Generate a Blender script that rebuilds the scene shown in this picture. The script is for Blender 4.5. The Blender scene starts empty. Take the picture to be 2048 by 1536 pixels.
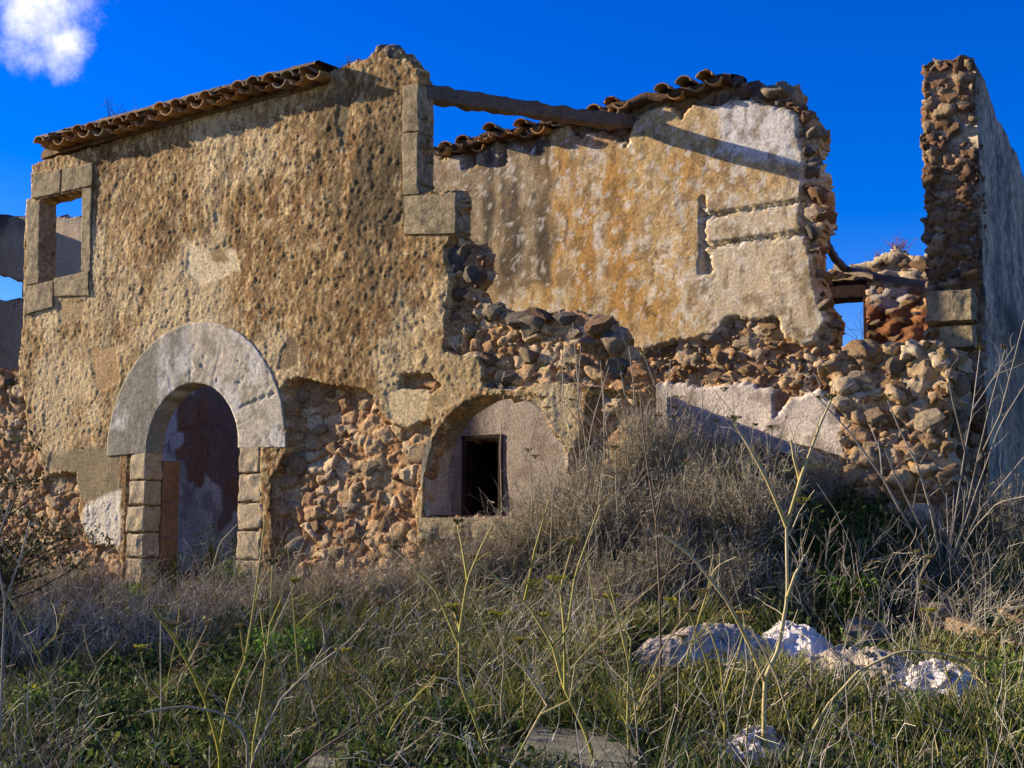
import bpy, math, random
import numpy as np
from mathutils import Vector, noise as mnoise

# ---------------------------------------------------------------- camera, world, sun, exposure
scene = bpy.context.scene
COL = scene.collection
RNG = np.random.default_rng(7)
random.seed(7)
TH = math.radians(32.6); FPX = 2450.0; TILT = math.atan(297 / 2450.0)
CAM = np.array([0.0, -8.03, 1.6])
cd = bpy.data.cameras.new('camera'); cam = bpy.data.objects.new('camera', cd); COL.objects.link(cam)
cd.sensor_width = 36.0; cd.lens = 36.0 * FPX / 2048.0; cd.clip_start = 0.05; cd.clip_end = 2000
cam.location = CAM; cam.rotation_euler = (math.pi / 2 + TILT, 0, TH)
scene.camera = cam
SUN_AZ = math.radians(76.0); SUN_EL = math.radians(20.2)     # rays run to the right along the facade and into it
ray = Vector((math.sin(SUN_AZ) * math.cos(SUN_EL), math.cos(SUN_AZ) * math.cos(SUN_EL), -math.sin(SUN_EL)))
sl = bpy.data.lights.new('sun', 'SUN'); sl.energy = 5.0; sl.angle = math.radians(0.5); sl.color = (1.0, 0.86, 0.67)
so = bpy.data.objects.new('sun', sl); COL.objects.link(so)
so.rotation_euler = ray.to_track_quat('-Z', 'Y').to_euler(); so.location = (-20, -12, 12)
scene.view_settings.view_transform = 'Standard'; scene.view_settings.look = 'None'
scene.view_settings.exposure = 0.95; scene.view_settings.gamma = 1.0
scene.cycles.use_denoising = True
scene.cycles.max_bounces = 6; scene.cycles.diffuse_bounces = 3; scene.cycles.transparent_max_bounces = 8
FW = np.array([-math.sin(TH) * math.cos(TILT), math.cos(TH) * math.cos(TILT), math.sin(TILT)])
RT = np.array([math.cos(TH), math.sin(TH), 0.0]); UP = np.cross(RT, FW)


def rayd(x, y):
    return FW + RT * (x - 1024) / FPX + UP * (768 - y) / FPX


world = bpy.data.worlds.new('World'); scene.world = world; world.use_nodes = True
wn = world.node_tree.nodes; wl = world.node_tree.links; wn.clear()


def wnode(t, **k):
    n = wn.new(t)
    for a, v in k.items():
        setattr(n, a, v)
    return n


sky = wnode('ShaderNodeTexSky', sky_type='NISHITA', sun_disc=False, sun_elevation=SUN_EL,
            sun_rotation=math.atan2(-ray.x, -ray.y), altitude=50, air_density=1.0, dust_density=0.2, ozone_density=4.0)
hsv = wnode('ShaderNodeHueSaturation'); hsv.inputs['Saturation'].default_value = 1.45
hsv.inputs['Value'].default_value = 1.3; hsv.inputs['Hue'].default_value = 0.531
wl.new(sky.outputs[0], hsv.inputs['Color'])
geo = wnode('ShaderNodeTexCoord')
# clouds: one bright cumulus low in the left of the view and looser ones added out of view as neutral fill
cdir = rayd(105, 30); cdir = cdir / np.linalg.norm(cdir)


def noise_w(scale, detail, seed):
    nz = wnode('ShaderNodeTexNoise'); nz.noise_dimensions = '4D'; nz.inputs['Scale'].default_value = scale
    nz.inputs['Detail'].default_value = detail; nz.inputs['Roughness'].default_value = 0.64; nz.inputs['W'].default_value = seed
    wl.new(geo.outputs['Generated'], nz.inputs['Vector'])
    return nz


def cloud_mask(center, rad, warp, nz, thresh, soft):
    vs = wnode('ShaderNodeVectorMath', operation='SUBTRACT'); vs.inputs[1].default_value = center
    wl.new(geo.outputs['Generated'], vs.inputs[0])
    ln = wnode('ShaderNodeVectorMath', operation='LENGTH'); wl.new(vs.outputs[0], ln.inputs[0])
    m = wnode('ShaderNodeMath', operation='MULTIPLY_ADD'); m.inputs[1].default_value = -1.0 / rad; m.inputs[2].default_value = 1.0
    wl.new(ln.outputs['Value'], m.inputs[0])
    a = wnode('ShaderNodeMath', operation='MULTIPLY_ADD'); a.inputs[1].default_value = warp
    wl.new(nz.outputs['Fac'], a.inputs[0]); wl.new(m.outputs[0], a.inputs[2])
    r = wnode('ShaderNodeMapRange'); r.inputs['From Min'].default_value = thresh; r.inputs['From Max'].default_value = thresh + soft
    r.interpolation_type = 'SMOOTHSTEP'
    wl.new(a.outputs[0], r.inputs['Value'])
    return r.outputs[0]


def norm(v):
    return v / np.linalg.norm(v)


d1 = norm(rayd(80, -10)); d2 = norm(rayd(130, 85)); d3 = norm(rayd(408, 10))
nz1 = noise_w(24, 9, 1.3); nz2 = noise_w(4, 2, 9.0)
masks = [cloud_mask(d1, 0.070, 1.9, nz1, 1.22, 0.95), cloud_mask(d2, 0.042, 1.9, nz1, 1.28, 0.95)]
# unseen looser clouds added left of and behind the camera for neutral fill light
for cx, cy, cz, rr in ((-0.95, -0.15, 0.30, 0.30), (0.35, -0.85, 0.35, 0.32)):
    masks.append(cloud_mask(norm(np.array((cx, cy, cz))), rr, 1.5, nz2, 1.2, 0.4))
acc = masks[0]
for m2 in masks[1:]:
    mx = wnode('ShaderNodeMath', operation='MAXIMUM'); wl.new(acc, mx.inputs[0]); wl.new(m2, mx.inputs[1]); acc = mx.outputs[0]
mixc = wnode('ShaderNodeMix', data_type='RGBA'); mixc.inputs['B'].default_value = (8.0, 7.9, 7.7, 1)
wl.new(acc, mixc.inputs['Factor']); wl.new(hsv.outputs[0], mixc.inputs['A'])
bg = wnode('ShaderNodeBackground'); bg.inputs['Strength'].default_value = 0.085
wl.new(mixc.outputs['Result'], bg.inputs['Color'])
wo = wnode('ShaderNodeOutputWorld'); wl.new(bg.outputs[0], wo.inputs['Surface'])

# ---------------------------------------------------------------- helpers


def P(x, y, w):
    d = rayd(x, y)
    return CAM + d * (w - CAM[1]) / d[1]


def uz(pts, w):
    return np.array([P(x, y, w)[[0, 2]] for x, y in pts])


def project(X, Y, Z):
    dx, dy, dz = X - CAM[0], Y - CAM[1], Z - CAM[2]
    f = dx * FW[0] + dy * FW[1] + dz * FW[2]
    r = dx * RT[0] + dy * RT[1] + dz * RT[2]
    u = dx * UP[0] + dy * UP[1] + dz * UP[2]
    f = np.where(f > .05, f, .05)
    return 1024 + FPX * r / f, 768 - FPX * u / f, f


def hash2(ix, iy, seed):
    h = (ix.astype(np.int64) * 374761393 + iy.astype(np.int64) * 668265263 + int(seed) * 974634777) & 0xffffffff
    h = ((h ^ (h >> 13)) * 1274126177) & 0xffffffff
    h = ((h ^ (h >> 15)) * 2246822519) & 0xffffffff
    return ((h ^ (h >> 16)) & 0xffffff) / 16777215.0


def vnoise(x, y, seed=0):
    x = np.asarray(x, float); y = np.asarray(y, float)
    ix = np.floor(x); iy = np.floor(y); fx = x - ix; fy = y - iy
    fx = fx * fx * (3 - 2 * fx); fy = fy * fy * (3 - 2 * fy)
    ix = ix.astype(np.int64); iy = iy.astype(np.int64)
    a = hash2(ix, iy, seed); b = hash2(ix + 1, iy, seed); c = hash2(ix, iy + 1, seed); d = hash2(ix + 1, iy + 1, seed)
    return (a * (1 - fx) + b * fx) * (1 - fy) + (c * (1 - fx) + d * fx) * fy


def fbm(x, y, oct=4, seed=0, gain=.5):
    s = 0; a = 1; t = 0
    for i in range(oct):
        s = s + a * vnoise(x * 2 ** i + 17.3 * i, y * 2 ** i - 9.1 * i, seed + i * 13); t += a; a *= gain
    return s / t * 2 - 1


def worley(x, y, seed=0):
    ix = np.floor(x).astype(np.int64); iy = np.floor(y).astype(np.int64)
    f1 = np.full(np.shape(x), 9.); f2 = np.full(np.shape(x), 9.); idv = np.zeros(np.shape(x))
    for dx in (-1, 0, 1):
        for dy in (-1, 0, 1):
            jx = ix + dx; jy = iy + dy
            px = jx + hash2(jx, jy, seed + 1); py = jy + hash2(jx, jy, seed + 2)
            d = np.hypot(px - x, py - y)
            closer = d < f1
            f2 = np.where(closer, f1, np.minimum(f2, d))
            idv = np.where(closer, hash2(jx, jy, seed + 3), idv)
            f1 = np.where(closer, d, f1)
    return f1, f2, idv


def inpoly(u, z, poly):
    ins = np.zeros(np.shape(u), bool); n = len(poly); j = n - 1
    for i in range(n):
        xi, yi = poly[i]; xj, yj = poly[j]
        if yi != yj:
            c = ((yi > z) != (yj > z)) & (u < (xj - xi) * (z - yi) / (yj - yi) + xi)
            ins ^= c
        j = i
    return ins


def sdist(u, z, poly):
    d = np.full(np.shape(u), 1e9); n = len(poly)
    for i in range(n):
        a = poly[i]; b = poly[(i + 1) % n]; e = b - a; l2 = max((e * e).sum(), 1e-9)
        t = np.clip(((u - a[0]) * e[0] + (z - a[1]) * e[1]) / l2, 0, 1)
        d = np.minimum(d, np.hypot(u - a[0] - t * e[0], z - a[1] - t * e[1]))
    return np.where(inpoly(u, z, poly), d, -d)


def sstep(a, b, x):
    t = np.clip((x - a) / (b - a), 0, 1)
    return t * t * (3 - 2 * t)


def patch(u, z, poly, soft, warp, seed, freq=3.):
    s = sdist(u, z, poly) + warp * fbm(u * freq, z * freq, 4, seed, .6)
    return sstep(-soft, soft, s)


def srgb(r, g, b):
    c = np.array((r, g, b)) / 255.
    return np.where(c <= .04045, c / 12.92, ((c + .055) / 1.055) ** 2.4)


def mixc3(a, b, m):
    return a * (1 - m[..., None]) + np.asarray(b) * m[..., None]


def mesh(name, V, quads=None, tris=None, col=None, smooth=None, mat=None):
    me = bpy.data.meshes.new(name)
    V = np.asarray(V, np.float32)
    parts = []; starts = []; n = 0
    if quads is not None and len(quads):
        q = np.asarray(quads, np.int32); parts.append(q.ravel()); starts.append(np.arange(len(q)) * 4); n = len(q) * 4
    if tris is not None and len(tris):
        t = np.asarray(tris, np.int32); parts.append(t.ravel()); starts.append(n + np.arange(len(t)) * 3)
    L = np.concatenate(parts).astype(np.int32); S = np.concatenate(starts).astype(np.int32)
    me.vertices.add(len(V)); me.vertices.foreach_set('co', V.ravel())
    me.loops.add(len(L)); me.loops.foreach_set('vertex_index', L)
    me.polygons.add(len(S)); me.polygons.foreach_set('loop_start', S)
    if smooth is not None:
        sm = np.full(len(S), bool(smooth)) if np.isscalar(smooth) else np.asarray(smooth, bool)
        me.polygons.foreach_set('use_smooth', sm)
    me.update(calc_edges=True)
    if col is not None:
        c = np.ones((len(V), 4), np.float32); c[:, :3] = col
        a = me.attributes.new('Col', 'FLOAT_COLOR', 'POINT'); a.data.foreach_set('color', c.ravel())
    if mat:
        me.materials.append(mat)
    return me


def obj(name, me, parent=None, loc=(0, 0, 0), kind=None):
    o = bpy.data.objects.new(name, me); COL.objects.link(o)
    o.location = loc
    if parent is not None:
        o.parent = parent
        o.location = Vector(loc) - world_loc(parent)
    if kind:
        o['kind'] = kind
    return o


def world_loc(o):
    v = Vector((0, 0, 0))
    while o is not None:
        v += o.location; o = o.parent
    return v


def tag(o, label, cat, group=None, kind=None):
    o['label'] = label; o['category'] = cat
    if group: o['group'] = group
    if kind: o['kind'] = kind
    return o


def thing(name, label, cat, loc, group=None):
    e = bpy.data.objects.new(name, None); COL.objects.link(e); e.location = loc; e.empty_display_size = .3
    return tag(e, label, cat, group, 'thing')


# ---------------------------------------------------------------- materials
def base_mat(name, rough=.92):
    m = bpy.data.materials.new(name); m.use_nodes = True
    nt = m.node_tree; b = nt.nodes['Principled BSDF']
    b.inputs['Roughness'].default_value = rough
    b.inputs['Specular IOR Level'].default_value = .18
    return m, nt, b


def noise_node(nt, scale, detail=6, rough=.6, vec=None, stretch=None):
    tc = nt.nodes.new('ShaderNodeTexCoord')
    src = tc.outputs['Object']
    if stretch:
        mp = nt.nodes.new('ShaderNodeMapping'); mp.inputs['Scale'].default_value = stretch
        nt.links.new(src, mp.inputs['Vector']); src = mp.outputs[0]
    n = nt.nodes.new('ShaderNodeTexNoise'); n.inputs['Scale'].default_value = scale
    n.inputs['Detail'].default_value = detail; n.inputs['Roughness'].default_value = rough
    nt.links.new(src, n.inputs['Vector'])
    return n


def vary(nt, colsock, n, lo, hi):
    r = nt.nodes.new('ShaderNodeMapRange'); r.inputs['From Min'].default_value = .3; r.inputs['From Max'].default_value = .7
    r.inputs['To Min'].default_value = lo; r.inputs['To Max'].default_value = hi
    nt.links.new(n.outputs['Fac'], r.inputs['Value'])
    mx = nt.nodes.new('ShaderNodeVectorMath'); mx.operation = 'SCALE'
    nt.links.new(colsock, mx.inputs[0]); nt.links.new(r.outputs[0], mx.inputs['Scale'])
    return mx.outputs[0]


def masonry(name, sc=28, lo=.72, hi=1.25, bump=.5, bsc=60, dist=.012, rough=.93):
    m, nt, b = base_mat(name, rough)
    at = nt.nodes.new('ShaderNodeAttribute'); at.attribute_name = 'Col'
    c = vary(nt, at.outputs['Color'], noise_node(nt, sc, 8, .65), lo, hi)
    c = vary(nt, c, noise_node(nt, 5, 5, .6, stretch=(3, 3, .5)), .86, 1.12)
    nt.links.new(c, b.inputs['Base Color'])
    bn = nt.nodes.new('ShaderNodeBump'); bn.inputs['Strength'].default_value = bump; bn.inputs['Distance'].default_value = dist
    nt.links.new(noise_node(nt, bsc, 9, .7).outputs['Fac'], bn.inputs['Height'])
    nt.links.new(bn.outputs[0], b.inputs['Normal'])
    return m


def plain(name, rgb, lo=.75, hi=1.2, sc=20, bump=.4, bsc=50, dist=.01, rough=.9, stretch=None, rnd=None):
    """object colour with grain; rnd = list of colours picked per object"""
    m, nt, b = base_mat(name, rough)
    if rnd:
        oi = nt.nodes.new('ShaderNodeObjectInfo'); cr = nt.nodes.new('ShaderNodeValToRGB')
        cr.color_ramp.interpolation = 'CONSTANT'
        els = cr.color_ramp.elements
        while len(els) < len(rnd): els.new(.5)
        for i, c in enumerate(rnd):
            els[i].position = i / len(rnd); els[i].color = (*c, 1)
        nt.links.new(oi.outputs['Random'], cr.inputs['Fac']); src = cr.outputs['Color']
    else:
        rg = nt.nodes.new('ShaderNodeRGB'); rg.outputs[0].default_value = (*rgb, 1); src = rg.outputs[0]
    c = vary(nt, src, noise_node(nt, sc, 7, .65, stretch=stretch), lo, hi)
    c = vary(nt, c, noise_node(nt, sc * .25, 4, .6), .8, 1.15)
    nt.links.new(c, b.inputs['Base Color'])
    bn = nt.nodes.new('ShaderNodeBump'); bn.inputs['Strength'].default_value = bump; bn.inputs['Distance'].default_value = dist
    nt.links.new(noise_node(nt, bsc, 8, .7, stretch=stretch).outputs['Fac'], bn.inputs['Height'])
    nt.links.new(bn.outputs[0], b.inputs['Normal'])
    return m


def foliage(name, rough=.75, trans=.25):
    m, nt, b = base_mat(name, rough)
    at = nt.nodes.new('ShaderNodeAttribute'); at.attribute_name = 'Col'
    nt.links.new(at.outputs['Color'], b.inputs['Base Color'])
    if trans:
        tr = nt.nodes.new('ShaderNodeBsdfTranslucent'); mx = nt.nodes.new('ShaderNodeMixShader'); mx.inputs[0].default_value = trans
        nt.links.new(at.outputs['Color'], tr.inputs['Color'])
        nt.links.new(b.outputs[0], mx.inputs[1]); nt.links.new(tr.outputs[0], mx.inputs[2])
        nt.links.new(mx.outputs[0], nt.nodes['Material Output'].inputs['Surface'])
    return m


M_FAC = masonry('facade_render', 42, .38, 1.5, .9, 52, .014)
M_YEL = masonry('inner_plaster', 38, .55, 1.36, .7, 50, .012)
M_SIDE = masonry('side_render', 16, .4, 1.5, 1.0, 22, .03)
M_EARTH = masonry('earth_core', 30, .6, 1.35, .9, 40, .02)
M_GROUND = masonry('soil', 12, .6, 1.3, .9, 30, .03)
M_ASH = plain('sandstone_block', srgb(156, 138, 104), .4, 1.4, 20, 1.0, 40, .02)
M_JAMB = plain('dressed_limestone', srgb(190, 168, 130), .6, 1.25, 30, .9, 60, .014)
M_LIME = plain('limewashed_parapet', srgb(206, 194, 176), .6, 1.2, 9, .8, 30, .015)
M_BRICK = plain('brown_sandstone', srgb(140, 108, 76), .75, 1.15, 14, .4, 60, .008)
STONES_WARM = [srgb(*c) for c in ((190, 162, 122), (174, 138, 98), (202, 180, 146), (160, 122, 84), (182, 146, 106), (166, 142, 112), (190, 156, 112), (186, 166, 136))]
STONES_GREY = [srgb(*c) for c in ((156, 140, 116), (138, 124, 106), (172, 152, 122), (158, 124, 90), (122, 112, 100), (176, 154, 120), (142, 112, 84))]
M_STW = plain('warm_fieldstone', (1, 1, 1), .5, 1.3, 5, 1.0, 9, .05, rnd=STONES_WARM)
M_STG = plain('grey_fieldstone', (1, 1, 1), .5, 1.3, 5, 1.0, 9, .05, rnd=STONES_GREY)
M_TILE = plain('clay_tile', (1, 1, 1), .6, 1.2, 18, .5, 50, .008, rnd=[srgb(*c) for c in ((176, 138, 90), (160, 120, 78), (190, 150, 98), (148, 122, 88), (172, 128, 78), (138, 122, 100))])
M_WOOD = plain('weathered_timber', srgb(120, 104, 88), .4, 1.4, 30, 1.0, 40, .015, stretch=(1.5, .25, 4))
M_WOODD = plain('dark_timber', srgb(58, 42, 36), .6, 1.2, 14, .6, 26, .01)
M_PLANK = plain('grey_plank', srgb(150, 122, 88), .6, 1.25, 10, .7, 22, .01, stretch=(1, 8, 8))
M_SLAB = plain('concrete_slab', srgb(126, 122, 98), .75, 1.15, 12, .5, 60, .006)
M_LEAF = foliage('leaf', .6, .3)
M_DRY = foliage('dry_stalk', .85, 0.0)
M_DRYT = foliage('dry_brush', .9, .12)
M_PLAS = plain('white_plastic', srgb(222, 212, 198), .62, 1.12, 7, .5, 24, .012, rough=.5)
M_PLASG = plain('dirty_plastic', srgb(196, 178, 152), .45, 1.25, 14, .8, 40, .015, rough=.7)
M_PLASB = plain('blue_plastic', srgb(60, 74, 140), .8, 1.1, 9, .4, 24, .01, rough=.5)

# ---------------------------------------------------------------- terrain
ZE = 1.6


def ground_z(X, Y):
    X = np.asarray(X, float); Y = np.asarray(Y, float)
    b = np.interp(Y, [-60, -8, -5, -3, -1, 0, 1, 3, 8, 60], [-1.7, -1.45, -1.08, -.84, -.66, -.6, -.52, -.46, -.42, -.3])
    su = np.where(X < -4.15, 1.1, 2.5 + 0 * Y)
    gw = np.where(Y < .7, np.exp(-((Y - .7) / 1.55) ** 2), np.exp(-(np.maximum(Y - 2.4, 0) / 1.5) ** 2))
    m = 1.2 * np.exp(-((X + 4.15) / su) ** 2) * gw
    # loose humps in front
    n = .12 * fbm(X * .8, Y * .8, 3, 31) + .09 * fbm(X * 2.2, Y * 2.2, 4, 37)
    hump = .08 * np.exp(-((X + 6.4) / 1.0) ** 2 - ((Y + 1.6) / .9) ** 2) + .06 * np.exp(-((X + 9.4) / 1.2) ** 2 - ((Y + 1.0) / .5) ** 2)
    return ZE + b + m + n + hump


def G(x, y):
    """where the ray of this pixel meets the ground"""
    d = rayd(x, y); t = np.linspace(2.5, 30, 4000)
    p = CAM[None] + d[None] * t[:, None]
    below = p[:, 2] < ground_z(p[:, 0], p[:, 1])
    i = int(np.argmax(below)) if below.any() else len(t) - 1
    q = p[i].copy(); q[2] = float(ground_z(q[0], q[1]))
    return q


def axis(lo, hi, flo, fhi, step):
    c = np.arange(flo, fhi + step / 2, step)
    left = flo - np.geomspace(step, flo - lo, 28)[::-1]; right = fhi + np.geomspace(step, hi - fhi, 28)
    return np.concatenate([left, c, right])


gx = axis(-400, 400, -14, 4, .07); gy = axis(-400, 400, -7, 6, .07)
GX, GY = np.meshgrid(gx, gy)
GZ = ground_z(np.clip(GX, -30, 30), np.clip(GY, -30, 40))
V = np.stack([GX, GY, GZ], -1).reshape(-1, 3)
ny, nx = GX.shape
I = np.arange(nx * ny).reshape(ny, nx)
Q = np.stack([I[:-1, :-1], I[:-1, 1:], I[1:, 1:], I[1:, :-1]], -1).reshape(-1, 4)
f = fbm(V[:, 0] * 1.3, V[:, 1] * 1.3, 4, 3)
c = mixc3(np.tile(srgb(96, 78, 54), (len(V), 1)), srgb(70, 66, 40), sstep(-.2, .3, f))
ground = obj('ground', mesh('ground', V, Q, col=c, smooth=True, mat=M_GROUND), kind='structure')
ground['label'] = 'rough weedy ground rising to a mound before the ruin'

# ---------------------------------------------------------------- height-field walls


def field_wall(name, w0, ur, zr, step, solid, height, color, T, mat, parent, back=True, side_rough=.035):
    nu = int((ur[1] - ur[0]) / step) + 1; nz = int((zr[1] - zr[0]) / step) + 1
    u = ur[0] + np.arange(nu + 1) * step; z = zr[0] + np.arange(nz + 1) * step
    U, Z = np.meshgrid(u, z)
    ix, iz = np.meshgrid(np.arange(nu + 1), np.arange(nz + 1))
    U = U + (hash2(ix, iz, 5) - .5) * step * .7; Z = Z + (hash2(ix, iz, 6) - .5) * step * .7
    Uc = (U[:-1, :-1] + U[1:, 1:]) / 2; Zc = (Z[:-1, :-1] + Z[1:, 1:]) / 2
    S = solid(Uc, Zc)
    H = height(U, Z)
    N = U.size
    Fi = np.arange(N).reshape(U.shape); Bi = Fi + N
    front = np.stack([U, w0 - H, Z], -1).reshape(-1, 3)
    backv = np.stack([U, np.full_like(U, w0 + T) + .012 * fbm(U * 9, Z * 9, 3, 77), Z], -1).reshape(-1, 3)
    V = [front, backv]
    for k in (1, 2):
        m_ = front * (1 - k / 3) + backv * (k / 3)
        uu, zz = m_[:, 0], m_[:, 2]
        m_ = m_ + side_rough * np.stack([fbm(uu * 14 + k * 5.1, zz * 14, 2, 71 + k) * 2, fbm(uu * 14, zz * 14 + k * 3.3, 2, 81 + k), fbm(uu * 14 + 9, zz * 14 + k * 7.7, 2, 91 + k) * 2], -1)
        V.append(m_)
    V = np.concatenate(V)
    a, b, c, d = Fi[:-1, :-1], Fi[:-1, 1:], Fi[1:, 1:], Fi[1:, :-1]
    fq = np.stack([a[S], b[S], c[S], d[S]], -1)
    out = [fq]; sm = [np.ones(len(fq), bool)]
    Sp = np.pad(S, 1)
    for (dz, du, e0, e1) in ((-1, 0, (0, 0), (0, 1)), (1, 0, (1, 1), (1, 0)), (0, -1, (1, 0), (0, 0)), (0, 1, (0, 1), (1, 1))):
        nb = Sp[1 + dz:1 + dz + S.shape[0], 1 + du:1 + du + S.shape[1]]
        m = S & ~nb
        zi, ui = np.nonzero(m)
        p0 = Fi[zi + e0[0], ui + e0[1]]; p1 = Fi[zi + e1[0], ui + e1[1]]
        for o0, o1 in ((0, 2 * N), (2 * N, 3 * N), (3 * N, N)):
            q = np.stack([p1 + o0, p0 + o0, p0 + o1, p1 + o1], -1)
            out.append(q); sm.append(np.zeros(len(q), bool))
    if back:
        B = 6; S2 = S.copy(); hz, hu = S.shape[0] // B * B, S.shape[1] // B * B
        blk = S[:hz, :hu].reshape(hz // B, B, hu // B, B).all(axis=(1, 3))
        bz, bu = np.nonzero(blk)
        q = np.stack([Bi[bz * B, bu * B], Bi[bz * B + B, bu * B], Bi[bz * B + B, bu * B + B], Bi[bz * B, bu * B + B]], -1)
        out.append(q); sm.append(np.zeros(len(q), bool))
        S2[:hz, :hu] &= ~np.repeat(np.repeat(blk, B, 0), B, 1)
        q = np.stack([Bi[:-1, :-1][S2], Bi[1:, :-1][S2], Bi[1:, 1:][S2], Bi[:-1, 1:][S2]], -1)
        out.append(q); sm.append(np.zeros(len(q), bool))
    Q = np.concatenate(out); sm = np.concatenate(sm)
    used, inv = np.unique(Q, return_inverse=True)
    Q = inv.reshape(Q.shape); Vu = V[used]
    C = color(U, Z, H).reshape(-1, 3)
    C = np.concatenate([C, C, C, C])[used]
    return obj(name, mesh(name, Vu, Q, col=C, smooth=sm, mat=mat), parent)


def warped(u, z, amp=.03, fr=6, seed=50):
    return u + amp * fbm(u * fr, z * fr, 4, seed, .6), z + amp * fbm(u * fr, z * fr, 4, seed + 7, .6)


# stones shared by every rubble part
import bmesh


def stone_mesh(name, seed, angular, mat):
    rn = random.Random(seed)
    bm = bmesh.new(); bmesh.ops.create_icosphere(bm, subdivisions=2, radius=1)
    planes = [(Vector((rn.gauss(0, 1), rn.gauss(0, 1), rn.gauss(0, 1))).normalized(), rn.uniform(.42, .78)) for _ in range(14 if angular else 8)]
    off = Vector((rn.uniform(0, 50), rn.uniform(0, 50), rn.uniform(0, 50)))
    for v in bm.verts:
        p = v.co.copy() * 1.12
        p *= 1 + .22 * mnoise.noise(v.co * .9 + off)
        for n, d in planes:
            k = p.dot(n) - d
            if k > 0: p -= n * k * (.98 if angular else .85)
        p *= 1 + .13 * mnoise.noise(v.co * 2.2 + off) + .08 * mnoise.noise(v.co * 5.0 + off)
        v.co = p
    for f in bm.faces: f.smooth = (not angular) and rn.random() < .8
    me = bpy.data.meshes.new(name); bm.to_mesh(me); bm.free(); me.materials.append(mat)
    return me


SM = {'w': [stone_mesh('fieldstone', i, i % 3 != 0, M_STW) for i in range(10)], 'g': [stone_mesh('fieldstone', 40 + i, i % 3 != 0, M_STG) for i in range(10)]}
STONE_COUNT = {}


def fill_stones(parent, poly, y, rmin, rmax, tries, kind='w', squash=.75, holes=(), aspect=1.35, seed=1, depth=None, name='stone', cap=300, gap=.86):
    rn = random.Random(seed)
    lo = poly.min(0); hi = poly.max(0)
    pl = []
    for k in range(tries):
        r = rmin + (rmax - rmin) * (1 - k / tries) ** 1.6 * rn.uniform(.75, 1.05)
        u = rn.uniform(lo[0], hi[0]); z = rn.uniform(lo[1], hi[1])
        if not inpoly(np.array([u]), np.array([z]), poly)[0]: continue
        if any(inpoly(np.array([u]), np.array([z]), h)[0] for h in holes): continue
        ok = True
        for (a, b, q) in pl:
            if math.hypot((u - a) / aspect, (z - b)) < gap * (r + q): ok = False; break
        if not ok: continue
        pl.append((u, z, r))
    n0 = STONE_COUNT.get(parent.name, 0)
    for (u, z, r) in pl:
        if n0 >= cap: break
        me = rn.choice(SM[kind])
        yy = y if depth is None else depth(u, z)
        o = obj(name, me, parent, (u, yy + rn.uniform(-.02, .02), z))
        o.scale = (r * aspect * rn.uniform(.85, 1.1), r * squash, r * rn.uniform(.8, 1.05))
        o.rotation_euler = (rn.uniform(-.2, .2), rn.uniform(-.45, .45), rn.uniform(-.2, .2))
        n0 += 1
    STONE_COUNT[parent.name] = n0
    return pl


_b = bmesh.new(); bmesh.ops.create_icosphere(_b, subdivisions=1, radius=1)
ICOV = np.array([v.co for v in _b.verts]); ICOF = np.array([[v.index for v in f.verts] for f in _b.faces]); _b.free()


def fill_small(parent, poly, y, rmin, rmax, n, cols, holes=(), seed=1, depth=None):
    """gravel-sized stones packed between the larger ones, one joined part"""
    rng = np.random.default_rng(seed); lo = poly.min(0); hi = poly.max(0)
    u = rng.uniform(lo[0], hi[0], n * 4); z = rng.uniform(lo[1], hi[1], n * 4)
    k = inpoly(u, z, poly)
    for h in holes: k &= ~inpoly(u, z, h)
    u, z = u[k][:n], z[k][:n]; n = len(u)
    r = rmin + (rmax - rmin) * rng.uniform(0, 1, n) ** 2
    yy = np.full(n, y) if depth is None else np.array([depth(a, b) for a, b in zip(u, z)])
    sc = np.stack([r * rng.uniform(.9, 1.7, n), r * rng.uniform(.7, 1., n), r * rng.uniform(.6, 1., n)], -1)
    V = ICOV[None] * (1 + rng.normal(0, .16, (n, len(ICOV), 1))) * sc[:, None]
    a = rng.uniform(-.7, .7, n); ca, sa = np.cos(a)[:, None], np.sin(a)[:, None]
    X = V[..., 0] * ca - V[..., 2] * sa; Z = V[..., 0] * sa + V[..., 2] * ca
    V = np.stack([X + u[:, None], V[..., 1] + (yy + rng.uniform(-.03, .03, n))[:, None], Z + z[:, None]], -1).reshape(-1, 3)
    T = (ICOF[None] + (np.arange(n) * len(ICOV))[:, None, None]).reshape(-1, 3)
    c = np.array([srgb(*q) for q in cols])[rng.integers(0, len(cols), n)] * rng.uniform(.75, 1.15, (n, 1))
    return obj('small_stones', mesh('small_stones', V, None, T, col=np.repeat(c, len(ICOV), 0), mat=M_EARTH), parent, kind='stuff')


SMW = [(170, 138, 98), (150, 112, 74), (186, 160, 124), (138, 100, 64), (162, 140, 112)]
SMG = [(140, 126, 108), (120, 108, 96), (156, 132, 100), (130, 98, 70)]


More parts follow.
